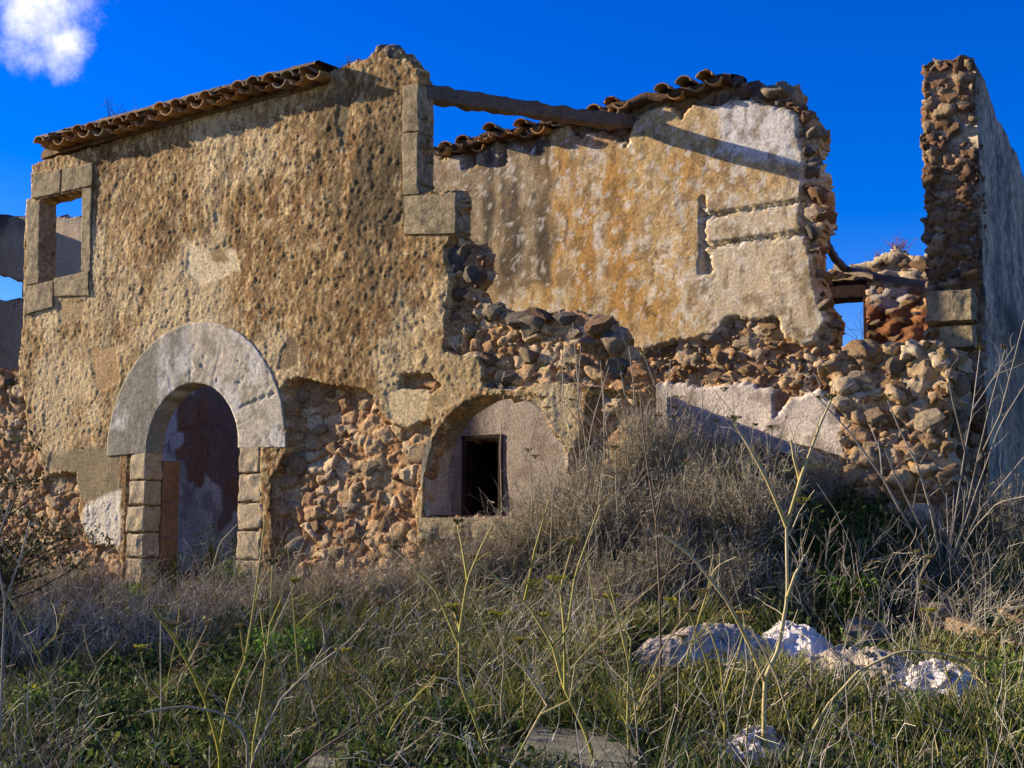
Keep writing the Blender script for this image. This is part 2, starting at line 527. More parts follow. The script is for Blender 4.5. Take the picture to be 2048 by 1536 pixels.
def slab(name, quad, y0, y1, mat, parent, n=12, amp=.006, rnd=.005, seed=0, kind=None):
    """a block: bilinear quad (four (u,z) corners from lower left, counter-clockwise) between depths y0 and y1, worn edges"""
    q = np.asarray(quad, float)
    s = np.linspace(0, 1, n + 1)
    verts = []; quads = []

    def pt(a, b, d):
        p = (q[0] * (1 - a) * (1 - b) + q[1] * a * (1 - b) + q[2] * a * b + q[3] * (1 - a) * b)
        return (p[0], y0 + (y1 - y0) * d, p[1])

    bm = bmesh.new()
    grid = {}

    def gv(i, j, k):
        key = (i, j, k)
        if key not in grid: grid[key] = bm.verts.new(pt(i / n, j / n, k / nd))
        return grid[key]
    nd = max(2, n // 3)
    for i in range(n):
        for j in range(n):
            bm.faces.new((gv(i, j, 0), gv(i + 1, j, 0), gv(i + 1, j + 1, 0), gv(i, j + 1, 0)))
            bm.faces.new((gv(i, j, nd), gv(i, j + 1, nd), gv(i + 1, j + 1, nd), gv(i + 1, j, nd)))
    for k in range(nd):
        for i in range(n):
            bm.faces.new((gv(i, 0, k), gv(i, 0, k + 1), gv(i + 1, 0, k + 1), gv(i + 1, 0, k)))
            bm.faces.new((gv(i, n, k), gv(i + 1, n, k), gv(i + 1, n, k + 1), gv(i, n, k + 1)))
        for j in range(n):
            bm.faces.new((gv(0, j, k), gv(0, j + 1, k), gv(0, j + 1, k + 1), gv(0, j, k + 1)))
            bm.faces.new((gv(n, j, k), gv(n, j, k + 1), gv(n, j + 1, k + 1), gv(n, j + 1, k)))
    cen = Vector(np.mean([v.co for v in bm.verts], axis=0))
    sv = Vector((seed * 7.7, seed * 3.1, seed * 1.3))
    for (i, j, k), v in grid.items():
        edge = (i in (0, n)) + (j in (0, n)) + (k in (0, nd))
        d = Vector((mnoise.noise(v.co * 9 + sv), mnoise.noise(v.co * 9 + sv + Vector((9, 0, 0))), mnoise.noise(v.co * 9 + sv + Vector((0, 9, 0)))))
        v.co += d * amp + d * amp * .6 * mnoise.noise(v.co * 30 + sv)
        if edge >= 2: v.co += (cen - v.co).normalized() * rnd * (1 + .8 * mnoise.noise(v.co * 14 + sv))
    bmesh.ops.recalc_face_normals(bm, faces=bm.faces)
    me = bpy.data.meshes.new(name); bm.to_mesh(me); bm.free(); me.materials.append(mat)
    return obj(name, me, parent)


def beam(name, p0, p1, r0, r1, mat, parent=None, n=18, seed=0, rough=.02, label=None):
    """hewn timber between two points: roughly square section, bowed and worn"""
    p0 = Vector(p0); p1 = Vector(p1); ax = (p1 - p0); L = ax.length; ax.normalize()
    sx = ax.cross(Vector((0, 0, 1))).normalized(); sy = sx.cross(ax)
    prof = [(-1, -.8), (-.8, -1), (0, -1.03), (.8, -1), (1, -.8), (1.03, 0), (1, .8), (.8, 1), (0, 1.03), (-.8, 1), (-1, .8), (-1.03, 0)]
    V = []; k = len(prof)
    sv = Vector((seed * 5.1, 1.7, 2.2))
    for i in range(n + 1):
        t = i / n; r = r0 + (r1 - r0) * t
        c = p0.lerp(p1, t) + sy * (.006 * L * -math.sin(math.pi * t)) + sx * .01 * mnoise.noise(Vector((t * 3, seed, 0)))
        for a, b in prof:
            p = c + sx * a * r + sy * b * r
            p += (sx * a + sy * b) * rough * mnoise.noise(p * 6 + sv) + (sx * a + sy * b) * rough * .5 * mnoise.noise(p * 22 + sv)
            V.append(p)
    Q = [(i * k + j, i * k + (j + 1) % k, (i + 1) * k + (j + 1) % k, (i + 1) * k + j) for i in range(n) for j in range(k)]
    me = bpy.data.meshes.new(name)
    me.from_pydata([v - p0 for v in V], [], Q + [tuple(range(k))[::-1], tuple(n * k + j for j in range(k))]); me.materials.append(mat)
    return obj(name, me, parent, p0)


# ================================================================ FACADE (plane y = 0)
facade = thing('facade_wall', 'roofless ochre rendered stone facade with arched doorway and tiled eave', 'wall', (-7.6, 0, 1.0))
DU, DZ, RIN, ROUT = -8.69, 2.385, .61, 1.185
AU, AZ, AR = -5.315, 2.015, .675
SOL = uz([(-330, 1600), (-330, 770), (-40, 738), (0, 740), (38, 748), (42, 690), (46, 640), (52, 400), (62, 398), (66, 332), (80, 325), (650, 160), (668, 142), (690, 132),
          (735, 120), (758, 97), (782, 92), (803, 104), (812, 118), (832, 132), (838, 165), (839, 385), (915, 384), (914, 470), (940, 485), (962, 502), (966, 545),
          (945, 575), (958, 600), (1010, 618), (1060, 624), (1150, 624), (1212, 642), (1240, 664), (1250, 690), (1285, 740), (1300, 800), (1325, 900), (1400, 970), (1430, 1600)], 0)
EA = uz([(-400, 690), (30, 745), (52, 800), (58, 880), (90, 945), (150, 948), (158, 1000), (165, 1085), (240, 1100), (240, 1600), (-400, 1600)], 0)
EB = uz([(562, 782), (575, 765), (600, 755), (640, 768), (700, 768), (742, 785), (765, 835), (800, 850), (850, 850), (868, 842), (850, 930), (835, 1000), (835, 1600), (545, 1600), (545, 960), (578, 890)], 0)
EC = uz([(915, 384), (985, 380), (1400, 500), (1400, 780), (1160, 775), (1060, 768), (960, 778), (955, 712), (885, 705), (890, 600), (900, 545), (893, 500), (912, 470)], 0)
ED = uz([(798, 748), (835, 741), (890, 766), (868, 782), (800, 770)], 0)
EE = uz([(1150, 900), (1190, 780), (1500, 780), (1500, 1600), (836, 1600), (836, 1085), (1110, 1085), (1120, 960)], 0)
EF = uz([(845, 850), (930, 790), (1060, 770), (1165, 775), (1140, 850), (1090, 800), (1000, 780), (920, 810), (866, 870), (842, 930)], 0)
WIN = uz([(76, 568), (164, 548), (166, 378), (80, 400)], 0)
SMOOTHP = uz([(100, 905), (235, 890), (240, 1000), (150, 1005), (150, 950), (95, 940)], 0)
GREYB = uz([(640, 250), (840, 150), (840, 520), (700, 560), (640, 430)], 0)


def fac_solid(u, z):
    a, b = warped(u, z, .022, 7, 60)
    s = inpoly(a, b, SOL)
    s &= z > .55
    door = (np.abs(u - DU) < RIN + .05) & (z < DZ) | (np.hypot(u - DU, z - DZ) < RIN + .05)
    ar = AR + .05 * fbm(u * 5, z * 5, 4, 64) * sstep(-.1, .3, u - AU)
    a2 = ((np.abs(u - AU) < ar) & (z < AZ) & (z > 1.715)) | ((np.hypot(u - AU, z - AZ) < ar) & (z > 1.715))
    return s & ~door & ~a2 & ~inpoly(u, z, WIN)


def exposed(u, z):
    a, b = warped(u, z, .055, 5, 80)
    e = inpoly(a, b, EA) | inpoly(a, b, EB) | inpoly(a, b, EC) | inpoly(a, b, ED) | inpoly(a, b, EE)
    r = np.hypot(u - DU, z - DZ)
    ring = ((r < ROUT + .02) & (z > DZ - .06))
    jamb = (np.abs(u - DU) < RIN + .30) & (z < DZ)
    return e & ~ring & ~jamb


def cells(u, z, sx, sy, seed, warp=.35):
    a = u / sx + warp * fbm(u * 7, z * 7, 3, seed + 1); b = z / sy + warp * fbm(u * 7, z * 7, 3, seed + 2)
    f1, f2, idv = worley(a, b, seed)
    plate = sstep(.05, .20, f2 - f1)
    i2 = (idv * 13.7) % 1
    return plate, idv, i2


CT = [(192, 166, 130), (172, 140, 104), (204, 184, 152), (158, 122, 86), (184, 158, 122), (150, 122, 94), (196, 174, 140)]


def cell_color(c, plate, idv, cols, amt=.85):
    pal = np.array([srgb(*q) for q in cols])[np.minimum((idv * len(cols)).astype(int), len(cols) - 1)]
    return c * (1 - (plate * amt)[..., None]) + pal * (plate * amt)[..., None]


def studs(u, z, cell, rad, seed, dens):
    f1, f2, idv = worley(u / cell, z / cell, seed)
    rr = rad * (.35 + 1.1 * ((idv * 7.13) % 1) ** 1.5) / cell
    return np.where(idv < dens, np.clip(1 - (f1 / rr) ** 2, 0, 1) ** .6, 0), idv


REPAIR = [(uz(p_, 0), c_) for p_, c_ in (([(556, 740), (560, 700), (580, 664), (600, 690), (598, 735)], (128, 112, 88)), ([(180, 700), (230, 690), (240, 760), (195, 790)], (178, 150, 112)), ([(375, 480), (420, 500), (470, 500), (480, 540), (400, 570), (372, 540)], (222, 210, 184)),
          ([(420, 505), (440, 490), (455, 520), (430, 525)], (150, 124, 88)), ([(680, 165), (700, 230), (690, 300), (670, 250)], (120, 112, 92)), ([(110, 600), (170, 600), (165, 640), (120, 650)], (170, 150, 118)), ([(770, 780), (860, 775), (840, 850), (780, 840)], (206, 190, 158)))]


def fac_height(u, z):
    h = .012 * fbm(u * 1.8, z * 1.8, 4, 2) + .0035 * fbm(u * 9, z * 7, 4, 12, .6) + .0050 * fbm(u * 34, z * 26, 3, 22, .6) + .004 * (fbm(u * 2.6, z * 2.2, 5, 33, .65) > .1) + .003 * (fbm(u * 4.1, z * 3.2, 5, 34, .65) > .22)
    st, idv = studs(u, z, .13, .022, 200, .5)
    h = h + st * .0065 * sstep(-.35, .35, fbm(u * 1.1, z * 1.1, 4, 71)) * (.4 + .9 * ((idv * 31.7) % 1))
    st2, _ = studs(u + 3.3, z + 1.1, .06, .010, 300, .5)
    h = h + st2 * .005
    # pitted patches where the render has weathered away
    pit, _ = studs(u + 8.1, z + 4.4, .16, .03, 400, .3)
    h = h - pit * .005 * sstep(.0, .4, fbm(u * 1.3, z * 1.3, 3, 72)) + .005 * fbm(u * 60, z * 45, 2, 88) + .004 * np.abs(fbm(u * 20, z * 9, 3, 89))
    rough = patch(u, z, GREYB, .25, .25, 91)
    h = h + rough * .007 * fbm(u * 22, z * 16, 3, 55)
    sm = patch(u, z, SMOOTHP, .03, .05, 92)
    h = h * (1 - sm) + sm * .005 * fbm(u * 8, z * 8, 3, 5)
    for k_, (pp, cc) in enumerate(REPAIR):
        m_ = patch(u, z, pp, .012, .03, 700 + k_, 5.)
        h = h * (1 - m_ * .8) - m_ * .006
    e = exposed(u, z)
    f1, f2, idv = worley(u / .11, z / .075, 500)
    pl, idv, i2 = cells(u, z, .19, .125, 510); ps, ids, i3 = cells(u, z, .06, .045, 520)
    core = -.095 + (pl * (.012 + .045 * i2)) + (1 - pl) * .012 * ps + .035 * fbm(u * 4, z * 4, 5, 35, .6) + .014 * fbm(u * 22, z * 22, 3, 45)
    deep = patch(u, z, uz([(560, 790), (585, 755), (700, 765), (745, 790), (700, 860), (640, 930), (560, 920)], 0), .05, .06, 7)
    core = core - .07 * deep
    h = np.where(e, core, h)
    r = np.hypot(u - DU, z - DZ)
    under = ((r < ROUT - .02) & (z > DZ)) | ((np.abs(u - DU) < RIN + .27) & (z <= DZ))
    h = np.where(under, -.05, h)
    under = np.zeros_like(under)
    for q in FBLOCKS: under |= sdist(u, z, q) > .012
    return np.where(under, -.05, h)


FB = [[(54, 572), (80, 566), (82, 402), (58, 406)], [(66, 398), (122, 386), (124, 340), (70, 352)], [(126, 385), (187, 372), (189, 326), (128, 339)],
      [(166, 546), (183, 543), (186, 374), (167, 378)], [(52, 630), (108, 614), (109, 562), (54, 573)], [(112, 593), (181, 592), (181, 542), (112, 557)],
      [(807, 266), (840, 263), (840, 167), (807, 172)], [(808, 392), (840, 390), (840, 265), (807, 268)], [(811, 470), (914, 468), (915, 386), (810, 393)]]
FBLOCKS = [uz(b, 0) for b in FB]


def fac_color(u, z, H):
    n1 = fbm(u * 2.2, z * 1.6, 5, 101, .6); n2 = fbm(u * 6, z * 1.1, 4, 111, .6); n3 = fbm(u * 14, z * 14, 4, 121, .6)
    base = np.broadcast_to(srgb(160, 132, 92), u.shape + (3,)).copy()
    base = mixc3(base, srgb(186, 160, 120), sstep(.0, .45, n1))
    base = mixc3(base, srgb(140, 106, 66), sstep(.05, .45, n2) * .8)
    base = mixc3(base, srgb(218, 202, 168), sstep(.24, .36, n3) * .6)
    base = mixc3(base, srgb(120, 92, 58), sstep(.0, .4, fbm(u * .9, z * .7, 4, 127, .6)) * .6)
    base = mixc3(base, srgb(226, 212, 180), sstep(.08, .4, fbm(u * 1.3, z * 1.0, 5, 129, .65)) * .55)
    n4 = fbm(u * 30, z * 16, 3, 126, .6)
    base = mixc3(base, srgb(84, 66, 44), sstep(.2, .36, n4) * .65)
    base = mixc3(base, srgb(226, 206, 164), sstep(.22, .36, -n4) * .6)
    base = mixc3(base, srgb(116, 98, 72), sstep(.15, .5, fbm(u * 9, z * .8, 4, 128, .6)) * .45)
    g = patch(u, z, GREYB, .35, .5, 131, 2.)
    base = mixc3(base, srgb(78, 70, 54), g * sstep(-.45, .2, fbm(u * 7, z * 2.0, 4, 141)) * .8)
    # pale washed streak above the arch and pale lower part
    pale = patch(u, z, uz([(360, 470), (430, 480), (420, 640), (600, 690), (560, 760), (380, 640), (240, 720), (120, 900), (60, 860), (60, 700), (250, 680)], 0), .15, .4, 151)
    base = mixc3(base, srgb(214, 198, 166), pale * .65)
    grey = patch(u, z, SMOOTHP, .04, .06, 161)
    base = mixc3(base, srgb(138, 128, 104), grey * .9)
    wht = patch(u, z, uz([(170, 1010), (240, 985), (238, 1092), (185, 1088), (165, 1050)], 0), .02, .05, 171)
    base = mixc3(base, srgb(226, 222, 214), wht * .95)
    lowr = patch(u, z, uz([(770, 700), (960, 690), (960, 770), (860, 860), (770, 850)], 0), .08, .15, 181)
    base = mixc3(base, srgb(188, 170, 136), lowr * .6)
    arch = patch(u, z, uz([(1060, 770), (1150, 770), (1180, 1000), (1090, 1040), (1130, 900)], 0), .06, .1, 191)
    base = mixc3(base, srgb(190, 178, 150), arch * .8)
    for k_, (pp, cc) in enumerate(REPAIR):
        base = mixc3(base, srgb(*cc), patch(u, z, pp, .012, .03, 700 + k_, 5.) * .85)
    fa, fb, fid = worley(u / .9 + .3 * fbm(u * 2.5, z * 2.5, 4, 711), z / 1.3 + .3 * fbm(u * 2.5, z * 2.5, 4, 712), 713)
    base = mixc3(base, srgb(60, 46, 32), sstep(.016, .0, fb - fa) * (fbm(u * 1.2, z * 1.2, 2, 714) > .05) * .7)
    e = exposed(u, z)
    core = np.broadcast_to(srgb(132, 94, 60), u.shape + (3,)).copy()
    core = mixc3(core, srgb(160, 126, 88), sstep(-.1, .4, fbm(u * 4, z * 4, 4, 201)))
    core = mixc3(core, srgb(112, 76, 48), sstep(.1, .45, fbm(u * 7, z * 7, 4, 211)))
    core = mixc3(core, srgb(190, 166, 132), sstep(.2, .5, fbm(u * 10, z * 10, 4, 221)) * .7)
    pl, idv, i2 = cells(u, z, .19, .125, 510); ps, ids, i3 = cells(u, z, .06, .045, 520)
    core = cell_color(cell_color(mixc3(core, srgb(172, 118, 66), np.full(u.shape, .6)), ps, ids, CT, .4), pl, idv, CT, .75)
    base = base * np.array([1.0, .90, .71])
    core = core * np.array([1.06, 1.0, .88])
    return np.where(e[..., None], core, base)


field_wall('render_coat', 0.0, (-12.6, -4.0), (.55, 5.95), .0145, fac_solid, fac_height, fac_color, .2, M_FAC, facade)

# stones in the places where the render has fallen
DOORP = np.array([(DU - RIN - .3, 0), (DU + RIN + .3, 0), (DU + RIN + .3, DZ), (DU - RIN - .3, DZ)])
TH_ = np.linspace(0, math.pi, 24)
RINGP = np.array([(DU + (ROUT + .05) * math.cos(t), DZ - .05 + (ROUT + .05) * math.sin(t)) for t in TH_])
ARCHP = np.array([(AU + (AR + .04) * math.cos(t), AZ + (AR + .04) * math.sin(t)) for t in TH_] + [(AU - AR - .04, 1.5), (AU + AR + .04, 1.5)])
HOL = (DOORP, RINGP, ARCHP)
PA = uz([(-60, 750), (30, 752), (48, 800), (54, 880), (86, 950), (146, 955), (155, 1010), (165, 1095), (236, 1110), (236, 1260), (-60, 1260)], 0)
PB = uz([(566, 790), (590, 762), (640, 775), (700, 776), (738, 795), (758, 840), (795, 862), (845, 862), (845, 940), (830, 1000), (832, 1180), (556, 1180), (556, 940), (580, 900)], 0)
PC = uz([(905, 500), (955, 500), (962, 545), (940, 575), (952, 604), (1010, 622), (1060, 628), (1150, 628), (1210, 646), (1238, 668), (1250, 700), (1270, 760), (1150, 770), (1060, 762), (965, 772), (960, 715), (892, 700), (898, 600), (905, 545)], 0)
PD = uz([(1160, 800), (1290, 780), (1320, 900), (1390, 980), (1390, 1100), (850, 1150), (850, 1090), (1110, 1090), (1150, 960)], 0)
fill_stones(facade, PA, .085, .03, .06, 300, 'w', holes=HOL, seed=3, squash=.8, cap=60, gap=1.2)
fill_stones(facade, PB, .05, .04, .12, 260, 'w', holes=HOL, seed=4, squash=.62, cap=130, gap=1.15, depth=lambda u, z: .135 if z > 2.45 else .085)
fill_stones(facade, PC, .07, .04, .11, 320, 'g', holes=HOL, seed=5, squash=.7, cap=200, gap=1.1)
fill_stones(facade, PD, .08, .045, .12, 260, 'w', holes=HOL, seed=6, cap=250, gap=1.15)
fill_stones(facade, uz([(848, 850), (925, 795), (1000, 772), (1060, 770), (1060, 785), (1000, 778), (915, 812), (862, 875), (846, 930)], 0), .05, .03, .07, 200, 'g', holes=HOL, seed=8)
fill_small(facade, PA, .09, .010, .030, 260, SMW, HOL, 1)
fill_small(facade, PB, .095, .010, .028, 160, SMW, HOL, 2, depth=lambda u, z: .165 if z > 2.45 else .095)
fill_small(facade, PC, .09, .012, .035, 160, SMG, HOL, 3)
fill_small(facade, PD, .08, .012, .04, 160, SMW, HOL, 4)
# loose stones sticking out of the broken right-hand edge and the broken crest
for x, y, r in ((930, 505, .10), (948, 552, .11), (918, 540, .07), (925, 590, .09), (765, 108, .10), (790, 106, .09), (815, 130, .08), (745, 122, .07), (700, 140, .06), (722, 128, .06), (828, 148, .06),
                (1200, 655, .13), (1235, 690, .12), (1180, 690, .12), (985, 630, .11), (1040, 638, .12), (1085, 632, .12), (1130, 640, .1), (20, 765, .10), (-20, 770, .1), (30, 800, .07)):
    p = P(x, y, .07)
    o = obj('stone', random.choice(SM['g']), facade, p); o.scale = (r * 1.25, r, r * .75); o.rotation_euler = (random.uniform(-.3, .3), random.uniform(-.4, .4), random.uniform(-1, 1))

# arch surround: one worn ring of lime-washed stone with its soffit
nA, nR = 150, 34
th = np.linspace(-.03, math.pi + .03, nA + 1); rr = np.linspace(RIN, ROUT, nR + 1)
TT, RR = np.meshgrid(th, rr)
RR2 = RR + .012 * fbm(TT * 6, RR * 3, 3, 9) * (RR > ROUT - .03)
UU = DU + RR2 * np.cos(TT); ZZ = DZ + RR2 * np.sin(TT)
hh = .012 + .004 * fbm(UU * 4, ZZ * 4, 4, 301) + .0035 * fbm(UU * 26, ZZ * 26, 3, 303)
f1, f2, idv = worley(UU / .22, ZZ / .22, 77)
crk = sstep(.05, .0, f2 - f1) * (UU > DU - .1)
hh = hh - .014 * crk * (fbm(UU * 3, ZZ * 3, 3, 66) > 0) - .02 * (np.abs(ZZ - (DZ + .42 + .25 * (UU - DU - .9))) < .008) * (UU > DU + .62)
for ja in (.32, .74, 1.18, 1.62, 2.02, 2.46, 2.86):
    jl = np.abs(TT - ja - .03 * fbm(RR * 9, RR * 0 + ja, 2, 6)) * RR
    hh = hh - .007 * sstep(.009, .002, jl) * (fbm(UU * 5, ZZ * 5, 2, 67) > -.15)
front = np.stack([UU, -hh, ZZ], -1)
ringV = [front.reshape(-1, 3)]
sof = np.stack([DU + (RIN) * np.cos(th), np.full_like(th, .2), DZ + RIN * np.sin(th)], -1)
outb = np.stack([DU + ROUT * np.cos(th), np.full_like(th, .08), DZ + ROUT * np.sin(th)], -1)
ringV += [sof, outb]
RI = np.arange((nR + 1) * (nA + 1)).reshape(nR + 1, nA + 1)
Q = np.stack([RI[:-1, :-1], RI[1:, :-1], RI[1:, 1:], RI[:-1, 1:]], -1).reshape(-1, 4)
k0 = RI.size; s_i = np.arange(nA + 1) + k0; o_i = s_i + nA + 1
Q2 = np.stack([RI[0, :-1], RI[0, 1:], s_i[1:], s_i[:-1]], -1)
Q3 = np.stack([RI[-1, 1:], RI[-1, :-1], o_i[:-1], o_i[1:]], -1)
V = np.concatenate(ringV)
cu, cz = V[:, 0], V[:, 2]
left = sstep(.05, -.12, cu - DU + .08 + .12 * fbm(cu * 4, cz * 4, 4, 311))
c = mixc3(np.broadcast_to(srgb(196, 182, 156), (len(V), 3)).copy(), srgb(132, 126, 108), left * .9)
c = mixc3(c, srgb(120, 116, 104), sstep(.15, .45, fbm(cu * 5, cz * 5, 4, 321)) * patch(cu, cz, uz([(360, 650), (420, 650), (415, 705), (360, 700)], 0), .05, .05, 5) * .8)
c = mixc3(c, srgb(218, 210, 196), sstep(.1, .4, fbm(cu * 3.3, cz * 2.2, 4, 331)) * .6)
c = mixc3(c, srgb(120, 108, 86), sstep(.1, .45, fbm(cu * 9, cz * 9, 4, 341)) * .5)
sm = np.concatenate([np.ones(len(Q), bool), np.ones(len(Q2), bool), np.zeros(len(Q3), bool)])
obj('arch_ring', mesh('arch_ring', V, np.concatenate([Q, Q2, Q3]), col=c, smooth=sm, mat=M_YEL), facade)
# jamb blocks
zl = [DZ, 2.10, 1.86, 1.60, 1.36, 1.10, .80]
for i in range(6):
    w = .235 if i == 0 else (.22, .24, .26, .24, .25, .26)[i]
    slab('jamb_block', [(DU - RIN - w, zl[i + 1] + .004), (DU - RIN, zl[i + 1] + .004), (DU - RIN, zl[i] - .004), (DU - RIN - w, zl[i] - .004)], -.012 + .004 * (i % 2), .2, M_JAMB, facade, seed=i, amp=.014, rnd=.012)
zr_ = [DZ, 2.13, 1.87, 1.62, 1.36, 1.08, .80]
for i in range(6):
    w = (.27, .30, .31, .30, .30, .32)[i]
    slab('jamb_block', [(DU + RIN, zr_[i + 1] + .004), (DU + RIN + w, zr_[i + 1] + .004), (DU + RIN + w, zr_[i] - .004), (DU + RIN, zr_[i] - .004)], -.01 + .004 * (i % 2), .2, M_JAMB, facade, seed=20 + i, amp=.014, rnd=.012)
# inner brown jamb stones behind the left-hand jamb
zb = [2.30, 1.90, 1.55, 1.2, .8]
for i in range(4):
    slab('inner_jamb', [(DU - RIN - .2, zb[i + 1] + .003), (DU - RIN + .0, zb[i + 1] + .003), (DU - RIN + .0, zb[i] - .003), (DU - RIN - .2, zb[i] - .003)], .206, .42, M_BRICK, facade, seed=40 + i, amp=.004, rnd=.003)
# window frame blocks, broken window jamb and its sill
for i, q in enumerate(FBLOCKS):
    slab(('window_jamb', 'lintel_block', 'lintel_block', 'window_jamb', 'sill_block', 'sill_block', 'window_jamb', 'window_jamb', 'sill_block')[i], q, -.022 - .003 * (i % 3), .197, M_ASH, facade, n=12, seed=60 + i, amp=.007)
# second arch: soffit, sill
th = np.linspace(.5, math.pi + .42, 56)
dep = np.array([0.0, .08, .16, .24, .32]); Rj = AR - .005 + .01 * fbm(th * 4, th * 0, 3, 4)
rows = [np.stack([AU + Rj * np.cos(th), np.full_like(th, .012 + d), AZ + Rj * np.sin(th)], -1) for d in dep]
rows2 = [np.stack([AU + (Rj + .05) * np.cos(th), np.full_like(th, .014 + d), AZ + (Rj + .05) * np.sin(th)], -1) for d in (dep[-1], 0.0)]
R = np.array(rows + rows2); m_, n_ = R.shape[:2]
I2 = np.arange(m_ * n_).reshape(m_, n_)
I3 = np.concatenate([I2, I2[:1]])
Q = np.stack([I3[:-1, :-1], I3[:-1, 1:], I3[1:, 1:], I3[1:, :-1]], -1).reshape(-1, 4)
V = R.reshape(-1, 3)
c = mixc3(np.broadcast_to(srgb(176, 164, 140), (len(V), 3)).copy(), srgb(92, 84, 58), sstep(-.3, .3, fbm(V[:, 0] * 5 + V[:, 1] * 4, V[:, 2] * 5, 4, 8)) * .7)
obj('arch_soffit', mesh('arch_soffit', V, Q, col=c, smooth=False, mat=M_YEL), facade)
slab('sill', uz([(836, 1080), (1100, 1078), (1100, 1033), (838, 1036)], 0), -.05, .3, M_ASH, facade, n=16, seed=88, amp=.02, rnd=.02)

# ---------------- eave tiles


def tile_mesh(name, r0, r1, L, th, flip, seed, broken=False):
    rn = random.Random(seed); n = 9; m = 5
    V = []
    for layer in (0, 1):
        for j in range(m + 1):
            t = j / m
            for i in range(n + 1):
                a = math.pi * (i / n) * .94 + .09
                r = (r0 + (r1 - r0) * t) - layer * th
                y = L * t
                if j == 0 and broken: y += rn.uniform(0, .05)
                r *= 1 + .03 * rn.uniform(-1, 1)
                V.append((r * math.cos(a), y, (r * math.sin(a)) * (.82)))
    s = (m + 1) * (n + 1); Q = []
    for j in range(m):
        for i in range(n):
            a = j * (n + 1) + i
            Q.append((a, a + n + 1, a + n + 2, a + 1)); Q.append((a + s, a + 1 + s, a + n + 2 + s, a + n + 1 + s))
        for i in (0, n):
            a = j * (n + 1) + i; Q.append((a, a + s, a + n + 1 + s, a + n + 1))
    for i in range(n):
        Q.append((i, i + 1, i + 1 + s, i + s)); a = m * (n + 1) + i; Q.append((a, a + s, a + 1 + s, a + 1))
    if flip: V = [(x, y, -z) for x, y, z in V]
    me = bpy.data.meshes.new(name); me.from_pydata(V, [], Q)
    bm = bmesh.new(); bm.from_mesh(me); bmesh.ops.recalc_face_normals(bm, faces=bm.faces); bm.to_mesh(me); bm.free()
    me.materials.append(M_TILE)
    return me


COVER = [tile_mesh('roof_tile', .088, .074, .44, .014, False, i, i > 1) for i in range(4)]
PAN = [tile_mesh('roof_tile', .088, .078, .44, .014, True, 10 + i, i > 1) for i in range(4)]


def tile_row(parent, ua, ub, y0, z0fn, pitch, spacing, jit, seed, skip=0., kinds=('c', 'p')):
    rn = random.Random(seed); n = int((ub - ua) / spacing)
    for i in range(n + 1):
        u = ua + i * spacing
        for k in kinds:
            if rn.random() < skip: continue
            me = rn.choice(COVER if k == 'c' else PAN)
            o = obj('roof_tile', me, parent, (u + (spacing / 2 if k == 'p' else 0) + rn.uniform(-jit, jit) * .4, y0 + rn.uniform(-jit, jit), z0fn(u) + (.012 if k == 'c' else .0) + rn.uniform(-jit, jit) * .3))
            o.rotation_euler = (pitch + rn.uniform(-jit, jit), rn.uniform(-jit, jit) * 1.5, rn.uniform(-jit, jit) * 1.5)


ez = lambda u: 5.665 + .012 * math.sin(u * 2.1) + .01 * math.sin(u * 5.3)
pit = math.radians(7)
def eave_bed(name, ua, ub, ya, yb, zb_, ztop, mat, parent, seed, colr):
    n = int((ub - ua) / .03); u = np.linspace(ua, ub, n + 1)
    sec = [(ya, 0), (ya + .01, .5), (ya + .05, .95), ((ya + yb) / 2, 1.08), (yb, 1.25), (yb, 0)]
    R = []
    for (y, t) in sec:
        z = zb_ + (ztop - zb_) * t
        R.append(np.stack([u, y + .012 * fbm(u * 9, u * 0 + y * 30, 3, seed), z + .014 * fbm(u * 8, u * 0 + t * 9, 3, seed + 1)], -1))
    R = np.array(R); m_, n_ = R.shape[:2]; I2 = np.arange(m_ * n_).reshape(m_, n_); I3 = np.concatenate([I2, I2[:1]])
    Q = np.stack([I3[:-1, :-1], I3[:-1, 1:], I3[1:, 1:], I3[1:, :-1]], -1).reshape(-1, 4)
    V = R.reshape(-1, 3)
    c = mixc3(np.broadcast_to(colr, (len(V), 3)).copy(), colr * .6, sstep(-.2, .4, fbm(V[:, 0] * 5, V[:, 2] * 9, 3, seed)))
    return obj(name, mesh(name, V, Q, col=c, smooth=False, mat=mat), parent)


EAVE = eave_bed('eave_mortar', -11.12, -7.08, -.02, .42, 5.585, 5.70, M_EARTH, facade, 5, srgb(140, 112, 78))
tile_row(EAVE, -10.93, -7.2, -.19, ez, pit, .206, .016, 1)
tile_row(EAVE, -10.93, -7.2, .16, lambda u: ez(u) + .03, pit, .212, .03, 2, .12)
# mortar bed closing the eave under and behind the tiles


eave_bed('eave_course', -10.98, -7.1, -.17, .34, 5.725, 5.785, M_EARTH, facade, 6, srgb(140, 118, 88))

